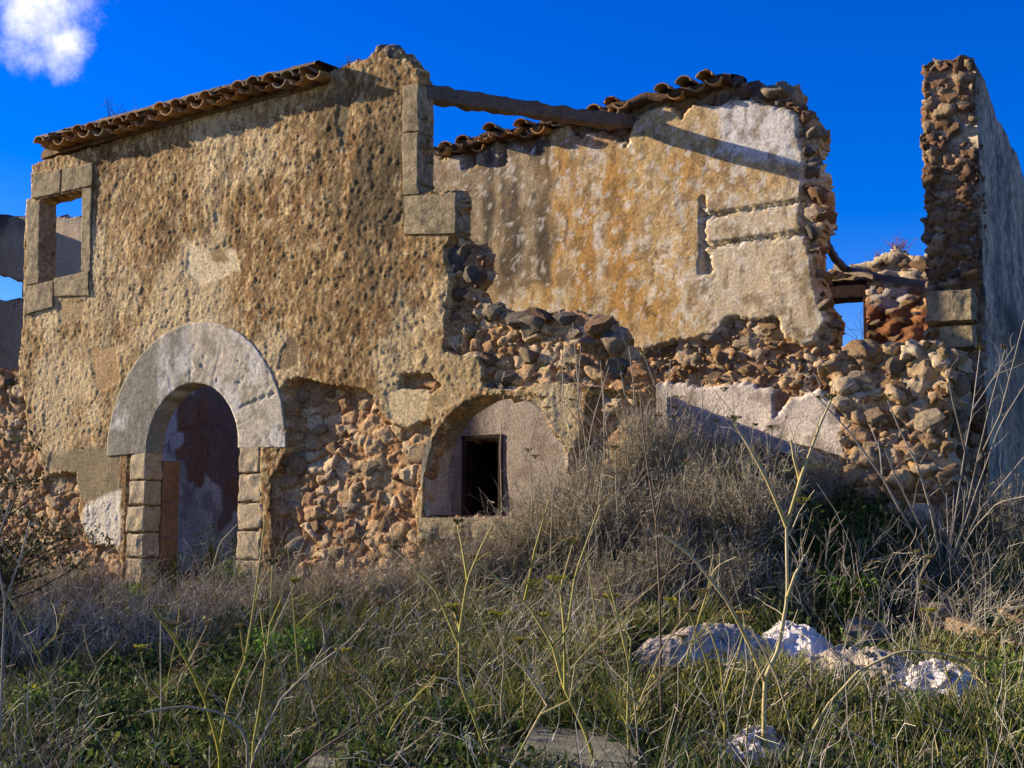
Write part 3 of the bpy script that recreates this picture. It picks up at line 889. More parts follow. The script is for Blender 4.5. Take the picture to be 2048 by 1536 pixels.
# ================================================================ INNER WALL (plane y = 2.4)
WB = 2.4
inner = thing('inner_wall', 'sunlit yellow plastered inner wall with broken tiles along its top', 'wall', (-5.5, WB, 1.2))
BS = np.concatenate([uz([(-300, 1700), (-300, 405), (20, 432), (150, 436), (500, 375), (885, 302), (960, 292), (1020, 262), (1100, 246), (1160, 224), (1250, 203), (1330, 188), (1400, 172), (1470, 158), (1500, 166),
                         (1535, 172), (1558, 160), (1583, 170), (1590, 200), (1612, 228), (1638, 252), (1636, 292), (1620, 312), (1643, 350), (1648, 400), (1652, 440), (1638, 470), (1626, 520), (1638, 560),
                         (1648, 600), (1672, 650), (1660, 690), (1700, 740), (1730, 800), (1760, 1700)], WB)])
BPL = uz([(-400, 300), (885, 312), (930, 302), (945, 335), (962, 294), (1010, 276), (1060, 300), (1085, 262), (1130, 250), (1160, 280), (1200, 262), (1250, 288), (1275, 236), (1330, 206), (1360, 240), (1380, 206), (1440, 206),
          (1480, 196), (1590, 225), (1604, 300), (1610, 350), (1604, 400), (1610, 470), (1624, 520), (1638, 600), (1652, 640), (1630, 690), (1600, 692), (1570, 670), (1550, 636), (1450, 636), (1440, 660),
          (1340, 690), (1290, 702), (1240, 690), (1100, 720), (600, 760), (-400, 760)], WB)
BLOW = uz([(-400, 770), (800, 770), (1100, 790), (1340, 764), (1400, 772), (1500, 766), (1552, 778), (1548, 830), (1580, 800), (1640, 778), (1690, 850), (1700, 1700), (-400, 1700)], WB)
BHOLE1 = uz([(-80, 608), (44, 600), (44, 562), (-80, 522)], WB)
BHOLE2 = uz([(926, 1100), (1001, 1100), (1001, 876), (928, 880)], WB)
GR1 = [uz(q, WB) for q in ([(1404, 436), (1602, 406), (1602, 399), (1404, 428)], [(1412, 494), (1612, 468), (1612, 461), (1412, 486)], [(1403, 545), (1411, 545), (1409, 392), (1402, 392)], [(1398, 550), (1425, 545), (1420, 505), (1402, 500)],
                             [(1000, 330), (1014, 330), (1012, 268), (1000, 268)], [(925, 340), (946, 335), (944, 298), (925, 300)])]


def bw_solid(u, z):
    a, b = warped(u, z, .03, 6, 160)
    return inpoly(a, b, BS) & (z > .6) & ~inpoly(u, z, BHOLE1) & ~inpoly(u, z, BHOLE2)


def bw_exposed(u, z):
    a, b = warped(u, z, .045, 5, 180)
    return ~(inpoly(a, b, BPL) | inpoly(a, b, BLOW))


def bw_height(u, z):
    h = .012 * fbm(u * 1.3, z * 1.3, 2, 402) + .0025 * fbm(u * 9, z * 9, 4, 412)
    # flaking coats: raised sheets of plaster with crisp edges
    fl = fbm(u * 2.3 + .15 * fbm(u * 9, z * 9, 3, 4), z * 2.0, 5, 422, .6)
    h = h + .0035 * (fl > .12) + .003 * (fbm(u * 3.1, z * 2.2, 5, 432, .6) > .25)
    pit, _ = studs(u, z, .09, .010, 440, .28)
    h = h - .005 * pit
    e = bw_exposed(u, z)
    f1, f2, idv = worley(u / .13, z / .09, 450)
    pl, idv, i2 = cells(u, z, .16, .11, 455); ps, ids, i3 = cells(u, z, .07, .05, 456)
    core = -.08 + pl * (.012 + .045 * i2) + (1 - pl) * .012 * ps + .035 * fbm(u * 5, z * 5, 4, 460) + .012 * fbm(u * 22, z * 22, 3, 470)
    h = np.where(e, core, h)
    a, b = warped(u, z, .012, 14, 480)
    for g in GR1: h = np.where(inpoly(a, b, g), h - .05, h)
    return h


def bw_color(u, z, H):
    n1 = fbm(u * 1.6, z * 1.1, 5, 501, .6); n2 = fbm(u * 5, z * .9, 4, 511, .6); n3 = fbm(u * 9, z * 9, 4, 521, .6)
    base = np.broadcast_to(srgb(206, 172, 116), u.shape + (3,)).copy()
    base = mixc3(base, srgb(196, 146, 74), sstep(-.2, .25, n1) * .85 * patch(u, z, uz([(1100, 280), (1420, 300), (1400, 560), (1380, 690), (1060, 640), (1100, 450)], WB), .2, .35, 2))
    base = mixc3(base, srgb(222, 200, 156), sstep(.05, .4, n2) * .6)
    base = mixc3(base, srgb(226, 214, 192), sstep(.24, .33, n3) * .65)
    greyl = patch(u, z, uz([(860, 280), (1105, 260), (1095, 560), (1000, 590), (860, 480)], WB), .12, .25, 531)
    base = mixc3(base, srgb(166, 148, 116), greyl * .8)
    for xa, xb in ((1010, 1040), (1068, 1100), (1000, 1012), (965, 985)):
        s = patch(u, z, uz([(xa, 270), (xb, 262), (xb + 4, 570), (xa + 2, 580)], WB), .035, .06, 541 + xa)
        base = mixc3(base, srgb(92, 82, 66), s * sstep(-.5, .1, fbm(u * 6, z * 3, 4, 551)) * .95)
    gr = patch(u, z, uz([(1405, 410), (1610, 380), (1640, 690), (1390, 690)], WB), .12, .2, 561)
    base = mixc3(base, srgb(212, 194, 160), gr * .75)
    wt = patch(u, z, uz([(1430, 205), (1600, 215), (1610, 345), (1440, 300)], WB), .04, .08, 571)
    base = mixc3(base, srgb(224, 218, 208), wt * .8)
    wl_ = patch(u, z, uz([(1150, 430), (1260, 420), (1240, 520), (1160, 520)], WB), .1, .2, 581)
    base = mixc3(base, srgb(228, 214, 190), wl_ * sstep(0, .3, n3) * .8)
    base = mixc3(base, srgb(136, 112, 76), sstep(.1, .24, fbm(u * 13, z * 7, 4, 585, .65)) * .65)
    base = mixc3(base, srgb(236, 226, 204), sstep(.24, .3, fbm(u * 17, z * 13, 4, 586, .65)) * .6)
    # damp grey runs below the coping
    base = mixc3(base, srgb(140, 124, 98), sstep(.2, .5, fbm(u * 8, z * .7, 4, 591)) * sstep(4.6, 5.6, z) * .5)
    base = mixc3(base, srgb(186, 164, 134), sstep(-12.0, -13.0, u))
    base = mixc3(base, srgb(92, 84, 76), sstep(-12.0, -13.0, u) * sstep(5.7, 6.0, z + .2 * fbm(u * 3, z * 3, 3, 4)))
    low = inpoly(*warped(u, z, .03, 5, 190), BLOW)
    lc = np.broadcast_to(srgb(236, 220, 198), u.shape + (3,)).copy()
    lc = mixc3(lc, srgb(176, 164, 150), sstep(.0, .4, n1) * .6)
    brown = patch(u, z, uz([(392, 780), (490, 760), (490, 1000), (440, 1070), (440, 970), (405, 940), (388, 900)], WB), .008, .12, 601)
    lc = mixc3(lc, srgb(134, 94, 66), brown * .95)
    lc = mixc3(lc, srgb(150, 134, 120), sstep(-5.6, -6.4, u) * .3)  # plaster behind the facade painted greyer for the dimness of the room
    lc = mixc3(lc, srgb(156, 108, 74), sstep(.2, .26, fbm(u * 1.8, z * 1.2, 4, 605)) * sstep(-6.8, -7.6, u))
    lc = mixc3(lc, srgb(134, 116, 96), sstep(.1, .4, fbm(u * 6, z * 5, 4, 606)) * .6)
    lc = mixc3(lc, srgb(168, 152, 136), patch(u, z, uz([(840, 780), (1140, 780), (1140, 1050), (840, 1050)], WB), .1, .2, 607) * .6)  # greyer patch paints a darker interior behind the niche opening
    base = np.where(low[..., None], lc, base)
    e = bw_exposed(u, z)
    core = np.broadcast_to(srgb(178, 130, 76), u.shape + (3,)).copy()
    core = mixc3(core, srgb(196, 158, 108), sstep(-.1, .4, fbm(u * 4, z * 4, 4, 611)))
    core = mixc3(core, srgb(120, 80, 48), sstep(.1, .45, fbm(u * 7, z * 7, 4, 621)))
    pl, idv, i2 = cells(u, z, .16, .11, 455); ps, ids, i3 = cells(u, z, .07, .05, 456)
    core = cell_color(cell_color(core, ps, ids, CT, .4), pl, idv, CT, .65)
    core = mixc3(core, srgb(112, 92, 76), sstep(4.9, 5.5, z) * .6)
    base = np.where(e[..., None], core, base)
    # soot-dark plaster edges and hairline cracks
    f1, f2, idv = worley(u / .55 + .25 * fbm(u * 3, z * 3, 3, 9), z / .7 + .25 * fbm(u * 3, z * 3, 3, 19), 631)
    crack = sstep(.028, .0, f2 - f1) * (fbm(u * 1.4, z * 1.4, 2, 641) > -.05) * ~e
    base = mixc3(base, srgb(96, 78, 54), crack * .8)
    return base


field_wall('plaster_coat', WB, (-16.0, -3.0), (.6, 6.15), .024, bw_solid, bw_height, bw_color, .3, M_YEL, inner)
ct = [(-15.75, .3), (-15.45, .3), (-15.45, WB + .02), (-15.75, WB + .02)]  # unseen wall added left of the view to shade the inner wall
me = bpy.data.meshes.new('shade_wall'); me.from_pydata([(a, b_, .6) for a, b_ in ct] + [(a, b_, 6.2) for a, b_ in ct], [], [(0, 1, 5, 4), (1, 2, 6, 5), (2, 3, 7, 6), (3, 0, 4, 7), (4, 5, 6, 7)]); me.materials.append(M_BRICK)
obj('shade_wall', me, inner)
# dark store room behind the low doorway of the inner wall
rm = P(968, 960, WB)
V = [(rm[0] - .8, WB + .305, .6), (rm[0] + .8, WB + .305, .6), (rm[0] + .8, WB + 2.0, .6), (rm[0] - .8, WB + 2.0, .6)]
V = V + [(a, b, 3.1) for a, b, _ in V]
me = bpy.data.meshes.new('store_room'); me.from_pydata(V, [], [(3, 2, 6, 7), (0, 3, 7, 4), (2, 1, 5, 6), (4, 7, 6, 5), (0, 1, 2, 3)]); me.materials.append(M_BRICK)
obj('store_room', me, inner)
for q in ([(924, 1090), (932, 1090), (934, 872), (926, 873)], [(997, 1090), (1007, 1090), (1006, 870), (998, 870)], [(924, 880), (1006, 876), (1006, 868), (924, 872)]):  # dark linings added so the pale doorway reveals read as shade
    slab('dark_reveal', uz(q, WB), WB - .02, WB + .32, M_WOODD, inner, n=6, seed=7, amp=.003, rnd=.004)
# stones of the broken right edge, the coping and the fallen floor line
fill_stones(inner, uz([(1592, 190), (1612, 228), (1640, 255), (1638, 292), (1622, 312), (1645, 350), (1650, 400), (1655, 440), (1640, 470), (1630, 520), (1640, 560), (1650, 600), (1674, 650), (1658, 690), (1640, 690), (1655, 640), (1640, 600), (1626, 520), (1612, 470), (1606, 400), (1612, 350), (1606, 300), (1592, 225)], WB), WB + .08, .035, .085, 1500, 'g', seed=11, squash=1.6)
fill_stones(inner, uz([(1290, 222), (1330, 196), (1400, 178), (1470, 162), (1535, 175), (1560, 162), (1585, 172), (1592, 215), (1480, 192), (1440, 202), (1380, 206), (1330, 206)], WB), WB + .03, .03, .075, 900, 'g', seed=12)
fill_stones(inner, uz([(1245, 700), (1290, 706), (1340, 696), (1440, 668), (1452, 644), (1548, 644), (1566, 676), (1600, 700), (1660, 700), (1700, 760), (1690, 800), (1640, 775), (1580, 795), (1552, 775), (1500, 762), (1400, 768), (1340, 760), (1240, 770)], WB), WB + .06, .035, .09, 420, 'w', seed=13, squash=.75, gap=1.1)
fill_small(inner, uz([(1245, 700), (1290, 706), (1340, 696), (1440, 668), (1452, 644), (1548, 644), (1566, 676), (1600, 700), (1660, 700), (1700, 760), (1690, 800), (1640, 775), (1580, 795), (1552, 775), (1500, 762), (1400, 768), (1340, 760), (1240, 770)], WB), WB + .05, .015, .04, 200, SMW, (), 7)
fill_stones(inner, uz([(890, 302), (960, 294), (1020, 266), (1100, 250), (1160, 230), (1250, 210), (1280, 230), (1250, 262), (1160, 262), (1085, 268), (1010, 282)], WB), WB + .04, .025, .055, 600, 'g', seed=14)
for x, y, r in ((1548, 185, .13), (1570, 185, .10), (1618, 238, .09), (1640, 272, .09), (1640, 385, .11), (1478, 165, .08), (1505, 172, .07), (1630, 330, .08), (1645, 430, .08), (1420, 205, .07), (1395, 222, .06), (1350, 262, .06)):
    p = P(x, y, WB + .08)
    o = obj('stone', random.choice(SM['g']), inner, p); o.scale = (r * 1.1, r * 1.3, r * .85); o.rotation_euler = (random.uniform(-.4, .4), random.uniform(-.5, .5), random.uniform(-1, 1))


def itz(u):
    a = P(885, 292, WB); b = P(1460, 150, WB)
    t = (u - a[0]) / (b[0] - a[0]); return a[2] + (b[2] - a[2]) * t + .02 * math.sin(u * 7) + .015 * math.sin(u * 17)


ua, ub = P(872, 300, WB)[0], P(1468, 150, WB)[0]
COPE = obj('coping_earth', mesh('coping_earth', *(lambda uu: (np.array([(u_, y_, itz(u_) + dz) for u_ in uu for (y_, dz) in ((WB - .06, -.10), (WB - .08, -.03), (WB + .1, .02), (WB + .32, .05), (WB + .32, -.10))]), [(i * 5 + j, i * 5 + (j + 1) % 5, (i + 1) * 5 + (j + 1) % 5, (i + 1) * 5 + j) for i in range(len(uu) - 1) for j in range(5)]))(np.linspace(ua, ub, 90)), col=srgb(96, 72, 50), mat=M_EARTH), inner)
tile_row(COPE, ua, ub, WB - .14, lambda u: itz(u) - .04, math.radians(5), .2, .05, 21, .2)
tile_row(COPE, ua, ub, WB + .16, lambda u: itz(u) - .015, math.radians(5), .205, .05, 22, .1)
tile_row(COPE, ua + .05, ub - 1.2, WB - .1, lambda u: itz(u) - .075, math.radians(4), .205, .07, 23, .3, ('p',))

PP = uz([(1330, 905), (1705, 1060), (1702, 934), (1332, 792)], 1.75)
slab('stair_parapet', PP, 1.75, 1.93, M_LIME, inner, n=26, seed=131, amp=.014, rnd=.012)

# ================================================================ FALLEN RUBBLE WALL (right), plane y ~ 0.95
WH = .38
rub = thing('rubble_wall', 'low tumbled fieldstone wall between the yellow wall and the tall pillar', 'wall', (-2.8, WH, 1.6))
RS = uz([(1690, 1500), (1700, 900), (1692, 830), (1660, 770), (1632, 728), (1665, 702), (1720, 692), (1760, 700), (1810, 696), (1850, 690), (1906, 690), (1910, 1500)], WH)


def rb_solid(u, z):
    a, b = warped(u, z, .05, 6, 260); return inpoly(a, b, RS) & (z > .9)


def rb_height(u, z):
    f1, f2, idv = worley(u / .14, z / .10, 650)
    pl, idv, i2 = cells(u, z, .17, .12, 655)
    return -.03 + pl * (.02 + .08 * i2) + .06 * fbm(u * 3, z * 3, 4, 660) + .02 * fbm(u * 20, z * 20, 3, 670) + .12 * sstep(3.0, 1.9, z)


def rb_color(u, z, H):
    c = np.broadcast_to(srgb(176, 138, 90), u.shape + (3,)).copy()
    c = mixc3(c, srgb(198, 170, 128), sstep(-.1, .4, fbm(u * 4, z * 4, 4, 681)))
    c = mixc3(c, srgb(124, 86, 54), sstep(.1, .45, fbm(u * 7, z * 7, 4, 691)))
    pl, idv, i2 = cells(u, z, .17, .12, 655)
    return cell_color(c, pl, idv, CT, .7)


field_wall('earth_core', WH, (-4.0, -1.7), (.9, 3.2), .022, rb_solid, rb_height, rb_color, .5, M_EARTH, rub)
fill_stones(rub, uz([(1700, 950), (1702, 900), (1694, 830), (1662, 770), (1636, 728), (1668, 702), (1720, 692), (1760, 698), (1810, 694), (1850, 690), (1904, 696), (1908, 950)], WH), WH - .0, .04, .10, 700, 'w', seed=31, squash=.75, gap=1.0,
            depth=lambda u, z: WH + .0 - .12 * max(0, min(1, (3.0 - z) / 1.1)))
for x, y, r in ((1722, 708, .13), (1880, 715, .11), (1690, 712, .07), (1800, 702, .08), (1840, 704, .08)):
    p = P(x, y, WH + .02); o = obj('stone', random.choice(SM['w']), rub, p); o.scale = (r * 1.3, r, r * .75); o.rotation_euler = (0, random.uniform(-.3, .3), random.uniform(-1, 1))

for k in range(26):
    rr_ = random.uniform(.05, .1)
    o = obj('stone', random.choice(SM['w']), rub, (P(1908, 800, WH)[0] + random.uniform(-.03, .03), WH + random.uniform(.02, .5), random.uniform(1.5, 2.72))); o.scale = (rr_ * .8, rr_ * 1.2, rr_ * .8); o.rotation_euler = (random.uniform(-.4, .4), random.uniform(-.4, .4), random.uniform(-.4, .4))
fill_small(rub, RS, WH, .015, .04, 260, SMW, (), 5, depth=lambda u, z: WH + .01 - .12 * max(0, min(1, (3.0 - z) / 1.1)))

# ================================================================ RIGHT SIDE WALL
WP = 1.08
side = thing('side_wall', 'tall broken side wall ending in a rubble pillar at the right', 'wall', (-2.0, WP, 1.5))
eL, eR = P(1852, 400, WP)[0], P(1955, 400, WP)[0]
PS = uz([(1855, 1500), (1856, 580), (1852, 470), (1848, 300), (1844, 180), (1846, 132), (1862, 122), (1900, 118), (1936, 119), (1945, 132), (1952, 300), (1962, 580), (1966, 1500)], WP)


def pl_solid(u, z):
    a, b = warped(u, z, .012, 8, 270); return inpoly(a, b, PS) & (z > .9)


def pl_height(u, z):
    f1, f2, idv = worley(u / .12, z / .08, 750)
    pl, idv, i2 = cells(u, z, .13, .08, 755)
    return -.04 + pl * (.02 + .05 * i2) + .04 * fbm(u * 4, z * 4, 4, 760) + .02 * fbm(u * 20, z * 20, 3, 770)


def pl_color(u, z, H):
    c = np.broadcast_to(srgb(132, 98, 68), u.shape + (3,)).copy()
    c = mixc3(c, srgb(164, 132, 96), sstep(-.1, .4, fbm(u * 4, z * 4, 4, 781)))
    c = mixc3(c, srgb(92, 64, 46), sstep(.1, .45, fbm(u * 7, z * 7, 4, 791)))
    pl, idv, i2 = cells(u, z, .13, .08, 755)
    return cell_color(c, pl, idv, [(140, 112, 82), (120, 92, 66), (158, 136, 106), (104, 78, 58)], .7)


field_wall('rubble_end', WP, (-2.6, -1.6), (.9, 5.4), .018, pl_solid, pl_height, pl_color, .12, M_EARTH, side)
pl_poly = uz([(1858, 578), (1854, 470), (1850, 300), (1848, 180), (1850, 135), (1866, 124), (1934, 122), (1942, 136), (1948, 300), (1956, 578)], WP)
fill_stones(side, pl_poly, WP + .03, .03, .07, 600, 'g', seed=41, squash=.7, gap=1.0)
fill_small(side, pl_poly, WP + .03, .012, .034, 180, SMG, (), 6)
slab('corner_block', uz([(1856, 652), (1955, 648), (1954, 580), (1856, 584)], WP), WP - .10, WP + .12, M_ASH, side, n=14, seed=101, amp=.012, rnd=.02)
slab('corner_block', uz([(1886, 702), (1954, 700), (1954, 652), (1884, 654)], WP), WP - .09, WP + .12, M_ASH, side, n=14, seed=102, amp=.012, rnd=.02)
# long rendered flank receding from the camera (face looks to +x); top comes down like a gable
XF = eR + .015
ys = np.arange(WP + .02, 11, .05); zs = np.arange(.9, 5.35, .045)
YY, ZZ = np.meshgrid(ys, zs)


def top_line(y):
    return np.interp(y, [1.0, 1.5, 2.1, 2.9, 3.9, 5.7, 11], [5.05, 4.96, 4.84, 4.65, 4.36, 3.65, 3.0])


TL = top_line(YY) + .07 * fbm(YY * 3.5, YY * 0, 4, 5, .7)
Zt = .9 + (ZZ - .9) / (zs[-1] - .9) * (TL - .9)
hx = XF + .02 * fbm(YY * 2, Zt * 2, 4, 801) + .014 * fbm(YY * 8, Zt * 5, 4, 811, .65) - .03 * sstep(3.05, 3.0, Zt + .12 * fbm(YY * 2.2, YY * 0, 3, 3))
n_ = YY.shape
I2 = np.arange(YY.size).reshape(n_)
fr = np.stack([hx, YY, Zt], -1).reshape(-1, 3); bk = np.stack([np.full_like(hx, eL + .05), YY, Zt], -1).reshape(-1, 3)
V = np.concatenate([fr, bk]); NN = YY.size
Q = [np.stack([I2[:-1, :-1], I2[:-1, 1:], I2[1:, 1:], I2[1:, :-1]], -1).reshape(-1, 4)]
Q.append(np.stack([I2[:-1, :-1], I2[1:, :-1], I2[1:, 1:], I2[:-1, 1:]], -1).reshape(-1, 4) + NN)
Q.append(np.stack([I2[-1, :-1], I2[-1, 1:], I2[-1, 1:] + NN, I2[-1, :-1] + NN], -1))
Q.append(np.stack([I2[1:, 0], I2[:-1, 0], I2[:-1, 0] + NN, I2[1:, 0] + NN], -1))
Q.append(np.stack([I2[:-1, -1], I2[1:, -1], I2[1:, -1] + NN, I2[:-1, -1] + NN], -1))
yv, zv = V[:, 1], V[:, 2]
c = np.broadcast_to(srgb(206, 182, 148), (len(V), 3)).copy()
c = mixc3(c, srgb(160, 136, 106), sstep(-.1, .3, fbm(yv * 1.3, zv * .8, 5, 815, .65)) * .8)
c = mixc3(c, srgb(186, 174, 152), sstep(.15, .4, fbm(yv * 2.2, zv * 1.3, 5, 818, .65)) * .7)
c = mixc3(c, srgb(120, 116, 108), sstep(-.1, .45, fbm(yv * 5, zv * 2, 5, 821, .65)) * .8)
c = mixc3(c, srgb(84, 82, 80), sstep(.15, .4, fbm(yv * 12, zv * 6, 4, 831)) * .6)
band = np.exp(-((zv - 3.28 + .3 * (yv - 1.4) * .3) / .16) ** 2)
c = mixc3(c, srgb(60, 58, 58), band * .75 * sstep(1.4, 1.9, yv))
obj('rendered_flank', mesh('rendered_flank', V, np.concatenate(Q), col=c, smooth=True, mat=M_SIDE), side)

# ================================================================ FAR WALL with timber-framed opening (plane y = 5)
WF = 5.0
far = thing('far_wall', 'far rubble wall with a timber framed window hole showing sky', 'wall', (-3.6, WF, 1.5))
FS = uz([(600, 1300), (600, 640), (1400, 590), (1600, 552), (1650, 545), (1700, 528), (1740, 524), (1770, 508), (1795, 500), (1815, 512), (1850, 516), (1900, 500), (2000, 480), (2000, 1300)], WF)
FHOLE = uz([(1640, 700), (1736, 694), (1733, 568), (1640, 574)], WF)


def fw_solid(u, z):
    a, b = warped(u, z, .06, 5, 280); return inpoly(a, b, FS) & (z > .9) & ~inpoly(u, z, FHOLE)


def fw_height(u, z):
    f1, f2, idv = worley(u / .22, z / .09, 850)
    return .09 * np.clip(1 - f1 * 1.2, 0, 1) + .05 * fbm(u * 3, z * 3, 4, 860) + .02 * fbm(u * 16, z * 16, 3, 870)


def fw_color(u, z, H):
    c = np.broadcast_to(srgb(150, 98, 62), u.shape + (3,)).copy()
    c = mixc3(c, srgb(190, 150, 104), sstep(-.1, .4, fbm(u * 4, z * 5, 4, 881)) * .8)
    c = mixc3(c, srgb(196, 180, 146), sstep(4.0, 4.3, z + .1 * fbm(u * 3, z * 3, 3, 5)) * .8)  # upper courses painted paler, as if lit by the sun
    c = mixc3(c, srgb(190, 176, 160), patch(u, z, uz([(1745, 575), (1820, 570), (1815, 610), (1780, 620), (1750, 605)], WF), .04, .06, 9))
    return mixc3(c, srgb(96, 60, 40), sstep(.1, .45, fbm(u * 7, z * 9, 4, 891)))


field_wall('stonework', WF, (-9.0, -1.9), (.9, 5.0), .035, fw_solid, fw_height, fw_color, .35, M_EARTH, far)
fr_ = thing if False else None
slab('window_lintel', uz([(1636, 602), (1738, 594), (1736, 562), (1636, 570)], WF), WF - .06, WF + .3, M_WOODD, far, n=8, seed=111, amp=.006)
slab('window_post', uz([(1730, 702), (1741, 702), (1740, 590), (1729, 591)], WF), WF - .055, WF + .3, M_WOODD, far, n=8, seed=112, amp=.004)
slab('lintel_stone', uz([(1636, 568), (1735, 560), (1770, 566), (1775, 548), (1700, 542), (1636, 560)][:4], WF), WF - .1, WF + .2, M_ASH, far, n=10, seed=113, amp=.01)
fill_stones(far, uz([(1745, 690), (1848, 690), (1848, 525), (1800, 510), (1760, 525), (1640, 552), (1640, 566), (1745, 560)], WF), WF - .04, .028, .065, 700, 'w', seed=51, squash=.7, aspect=2.0, gap=1.0)

# ================================================================ TIMBERS
pF = P(846, 186, .12); pC = P(1262, 246, WB + .05)
b = beam('roof_beam', pF, pC, .068, .062, M_WOOD, n=40, seed=3, rough=.022)
tag(b, 'long grey weathered roof beam spanning from facade block to yellow wall', 'beam')
pb1 = beam('timber_pole', P(1636, 466, WB + .25), P(1697, 548, WF - .12), .03, .034, M_WOOD, seed=4, rough=.01)
tag(pb1, 'short steep pole leaning down from the yellow wall to the far wall', 'beam')
pb2 = beam('timber_pole', P(1672, 534, WF - .1), P(1862, 570, 2.6), .034, .028, M_WOOD, seed=5, rough=.01)
tag(pb2, 'thin sloping pole running from far wall to the rubble pillar', 'beam')

# ================================================================ VEGETATION


def tubes(paths, radii, sides=3):
    """paths (n,k,3), radii (n,k) -> verts, quads"""
    n, k, _ = paths.shape
    d = np.gradient(paths, axis=1); d /= np.linalg.norm(d, axis=2, keepdims=True) + 1e-9
    ref = np.zeros_like(d); ref[..., 0] = .36; ref[..., 1] = .9; ref[..., 2] = .21
    a = np.cross(d, ref); a /= np.linalg.norm(a, axis=2, keepdims=True) + 1e-9
    b = np.cross(d, a)
    ang = np.arange(sides) * 2 * math.pi / sides
    V = paths[:, :, None, :] + radii[:, :, None, None] * (np.cos(ang)[None, None, :, None] * a[:, :, None, :] + np.sin(ang)[None, None, :, None] * b[:, :, None, :])
    I = np.arange(n * k * sides).reshape(n, k, sides); J = np.roll(I, -1, axis=2)
    Q = np.stack([I[:, :-1], J[:, :-1], J[:, 1:], I[:, 1:]], -1).reshape(-1, 4)
    return V.reshape(-1, 3), Q


def grow(base, dirs, length, k, bend, rng, droop=0.):
    """random wandering stems"""
    n = len(base); P_ = np.zeros((n, k, 3)); P_[:, 0] = base
    d = dirs / np.linalg.norm(dirs, axis=1, keepdims=True)
    seg = (length / (k - 1))[:, None]
    for i in range(1, k):
        d = d + rng.normal(0, bend, (n, 3)); d[:, 2] -= droop
        d /= np.linalg.norm(d, axis=1, keepdims=True)
        P_[:, i] = P_[:, i - 1] + d * seg
    return P_


def pxpoly(pts):
    return np.array(pts, float)


KEEP = [(1590, 1310, .26), (1405, 1322, .44), (1320, 1330, .2), (1715, 1345, .3), (1885, 1395, .26), (1795, 1412, .16), (1505, 1535, .2), (1640, 1325, .2), (1120, 1500, .25), (1220, 1520, .22), (660, 1530, .16)]
KEEP = [(*G(x, y)[:2], r) for x, y, r in KEEP]


def scatter(n, rng, zones, xr=(-13.5, 5.0), yr=(-5.6, 2.1)):
    """random ground points kept where the plant zones (regions of the view) put them"""
    out = []
    got = 0
    while got < n:
        X = rng.uniform(xr[0], xr[1], 20000); Y = rng.uniform(yr[0], yr[1], 20000)
        Z = ground_z(X, Y)
        px, py, f = project(X, Y, Z)
        ok = (px > -320) & (px < 2620) & (py < 1800) & (f > 3.2)
        ok &= ~((Y > .65) & (X > -4.45)) & ~((Y > -.16) & (X < -4.3)) & ~((Y > .5) & (X > -3.6)) & ~((Y > 2.3))
        for kx, ky, kr in KEEP:
            ok &= np.hypot(X - kx - .10 * math.sin(TH), (Y - ky + .12 * math.cos(TH))) > kr
        w = np.zeros(len(X))
        jx = px + 45 * fbm(X * 2, Y * 2, 3, 15); jy = py + 22 * fbm(X * 2, Y * 2, 3, 25)
        for poly, wt in zones:
            w = np.maximum(w, wt * inpoly(jx, jy, pxpoly(poly)))
        ok &= rng.uniform(0, 1, len(X)) < w
        out.append(np.stack([X[ok], Y[ok], Z[ok]], -1)); got += ok.sum()
        if len(out) > 900: break
    return np.concatenate(out)[:n]


def colors(rng, n, cols, jit=.14):
    c = np.array([srgb(*q) for q in cols])[rng.integers(0, len(cols), n)]
    return c * (1 + rng.uniform(-jit, jit, (n, 1))) * (1 + rng.uniform(-.06, .06, (n, 3)))


RV = np.random.default_rng(21)
# ---- dry brush: tangle of grey brown twigs over the mound
BRUSH = [([(820, 1075), (1000, 1085), (1120, 980), (1230, 900), (1330, 850), (1480, 880), (1560, 960), (1560, 1110), (1600, 1230), (1250, 1290), (830, 1260)], 1.0),
         ([(520, 1150), (840, 1080), (1300, 1230), (1280, 1420), (900, 1430), (620, 1300)], .5),
         ([(-200, 1080), (230, 1130), (300, 1210), (540, 1190), (540, 1290), (300, 1340), (-200, 1370)], .8),
         ([(1560, 1180), (1760, 1120), (2800, 1080), (2800, 1290), (1900, 1330), (1560, 1270)], .55),
         ([(-200, 1430), (120, 1400), (160, 1750), (-200, 1750)], .4), ([(500, 1350), (1300, 1330), (1650, 1330), (2200, 1360), (2200, 1750), (300, 1750)], .24), ([(1560, 870), (1700, 880), (1960, 920), (1960, 990), (1600, 960)], .35)]
pts = scatter(15000, RV, BRUSH)
n = len(pts)
dirs = RV.normal(0, .42, (n, 3)); dirs[:, 2] = 1
dirs[:, 0] += .15
L = RV.uniform(.12, .42, n) * (1 + .7 * (RV.uniform(0, 1, n) < .12)) * (1 + .5 * fbm(pts[:, 0] * 2.2, pts[:, 1] * 2.2, 3, 41))
P1 = grow(pts - [0, 0, .02], dirs, L, 5, .22, RV, .04)
R1 = np.linspace(1, .45, 5)[None] * RV.uniform(.0016, .0030, n)[:, None]
c1 = colors(RV, n, [(176, 164, 138), (124, 114, 92), (206, 194, 166), (90, 84, 66), (146, 134, 104), (226, 214, 186)])
j = RV.integers(0, n, 27000); t = RV.integers(1, 5, 27000)
b2 = P1[j, t]; d2 = (P1[j, t] - P1[j, t - 1]); d2 /= np.linalg.norm(d2, axis=1, keepdims=True) + 1e-9
d2 = d2 + RV.normal(0, .75, (len(j), 3))
P2 = grow(b2, d2, RV.uniform(.03, .16, len(j)), 3, .35, RV)
R2 = np.linspace(1, .6, 3)[None] * RV.uniform(.0011, .0020, len(j))[:, None]
V1, Q1 = tubes(P1, R1); V2, Q2 = tubes(P2, R2)
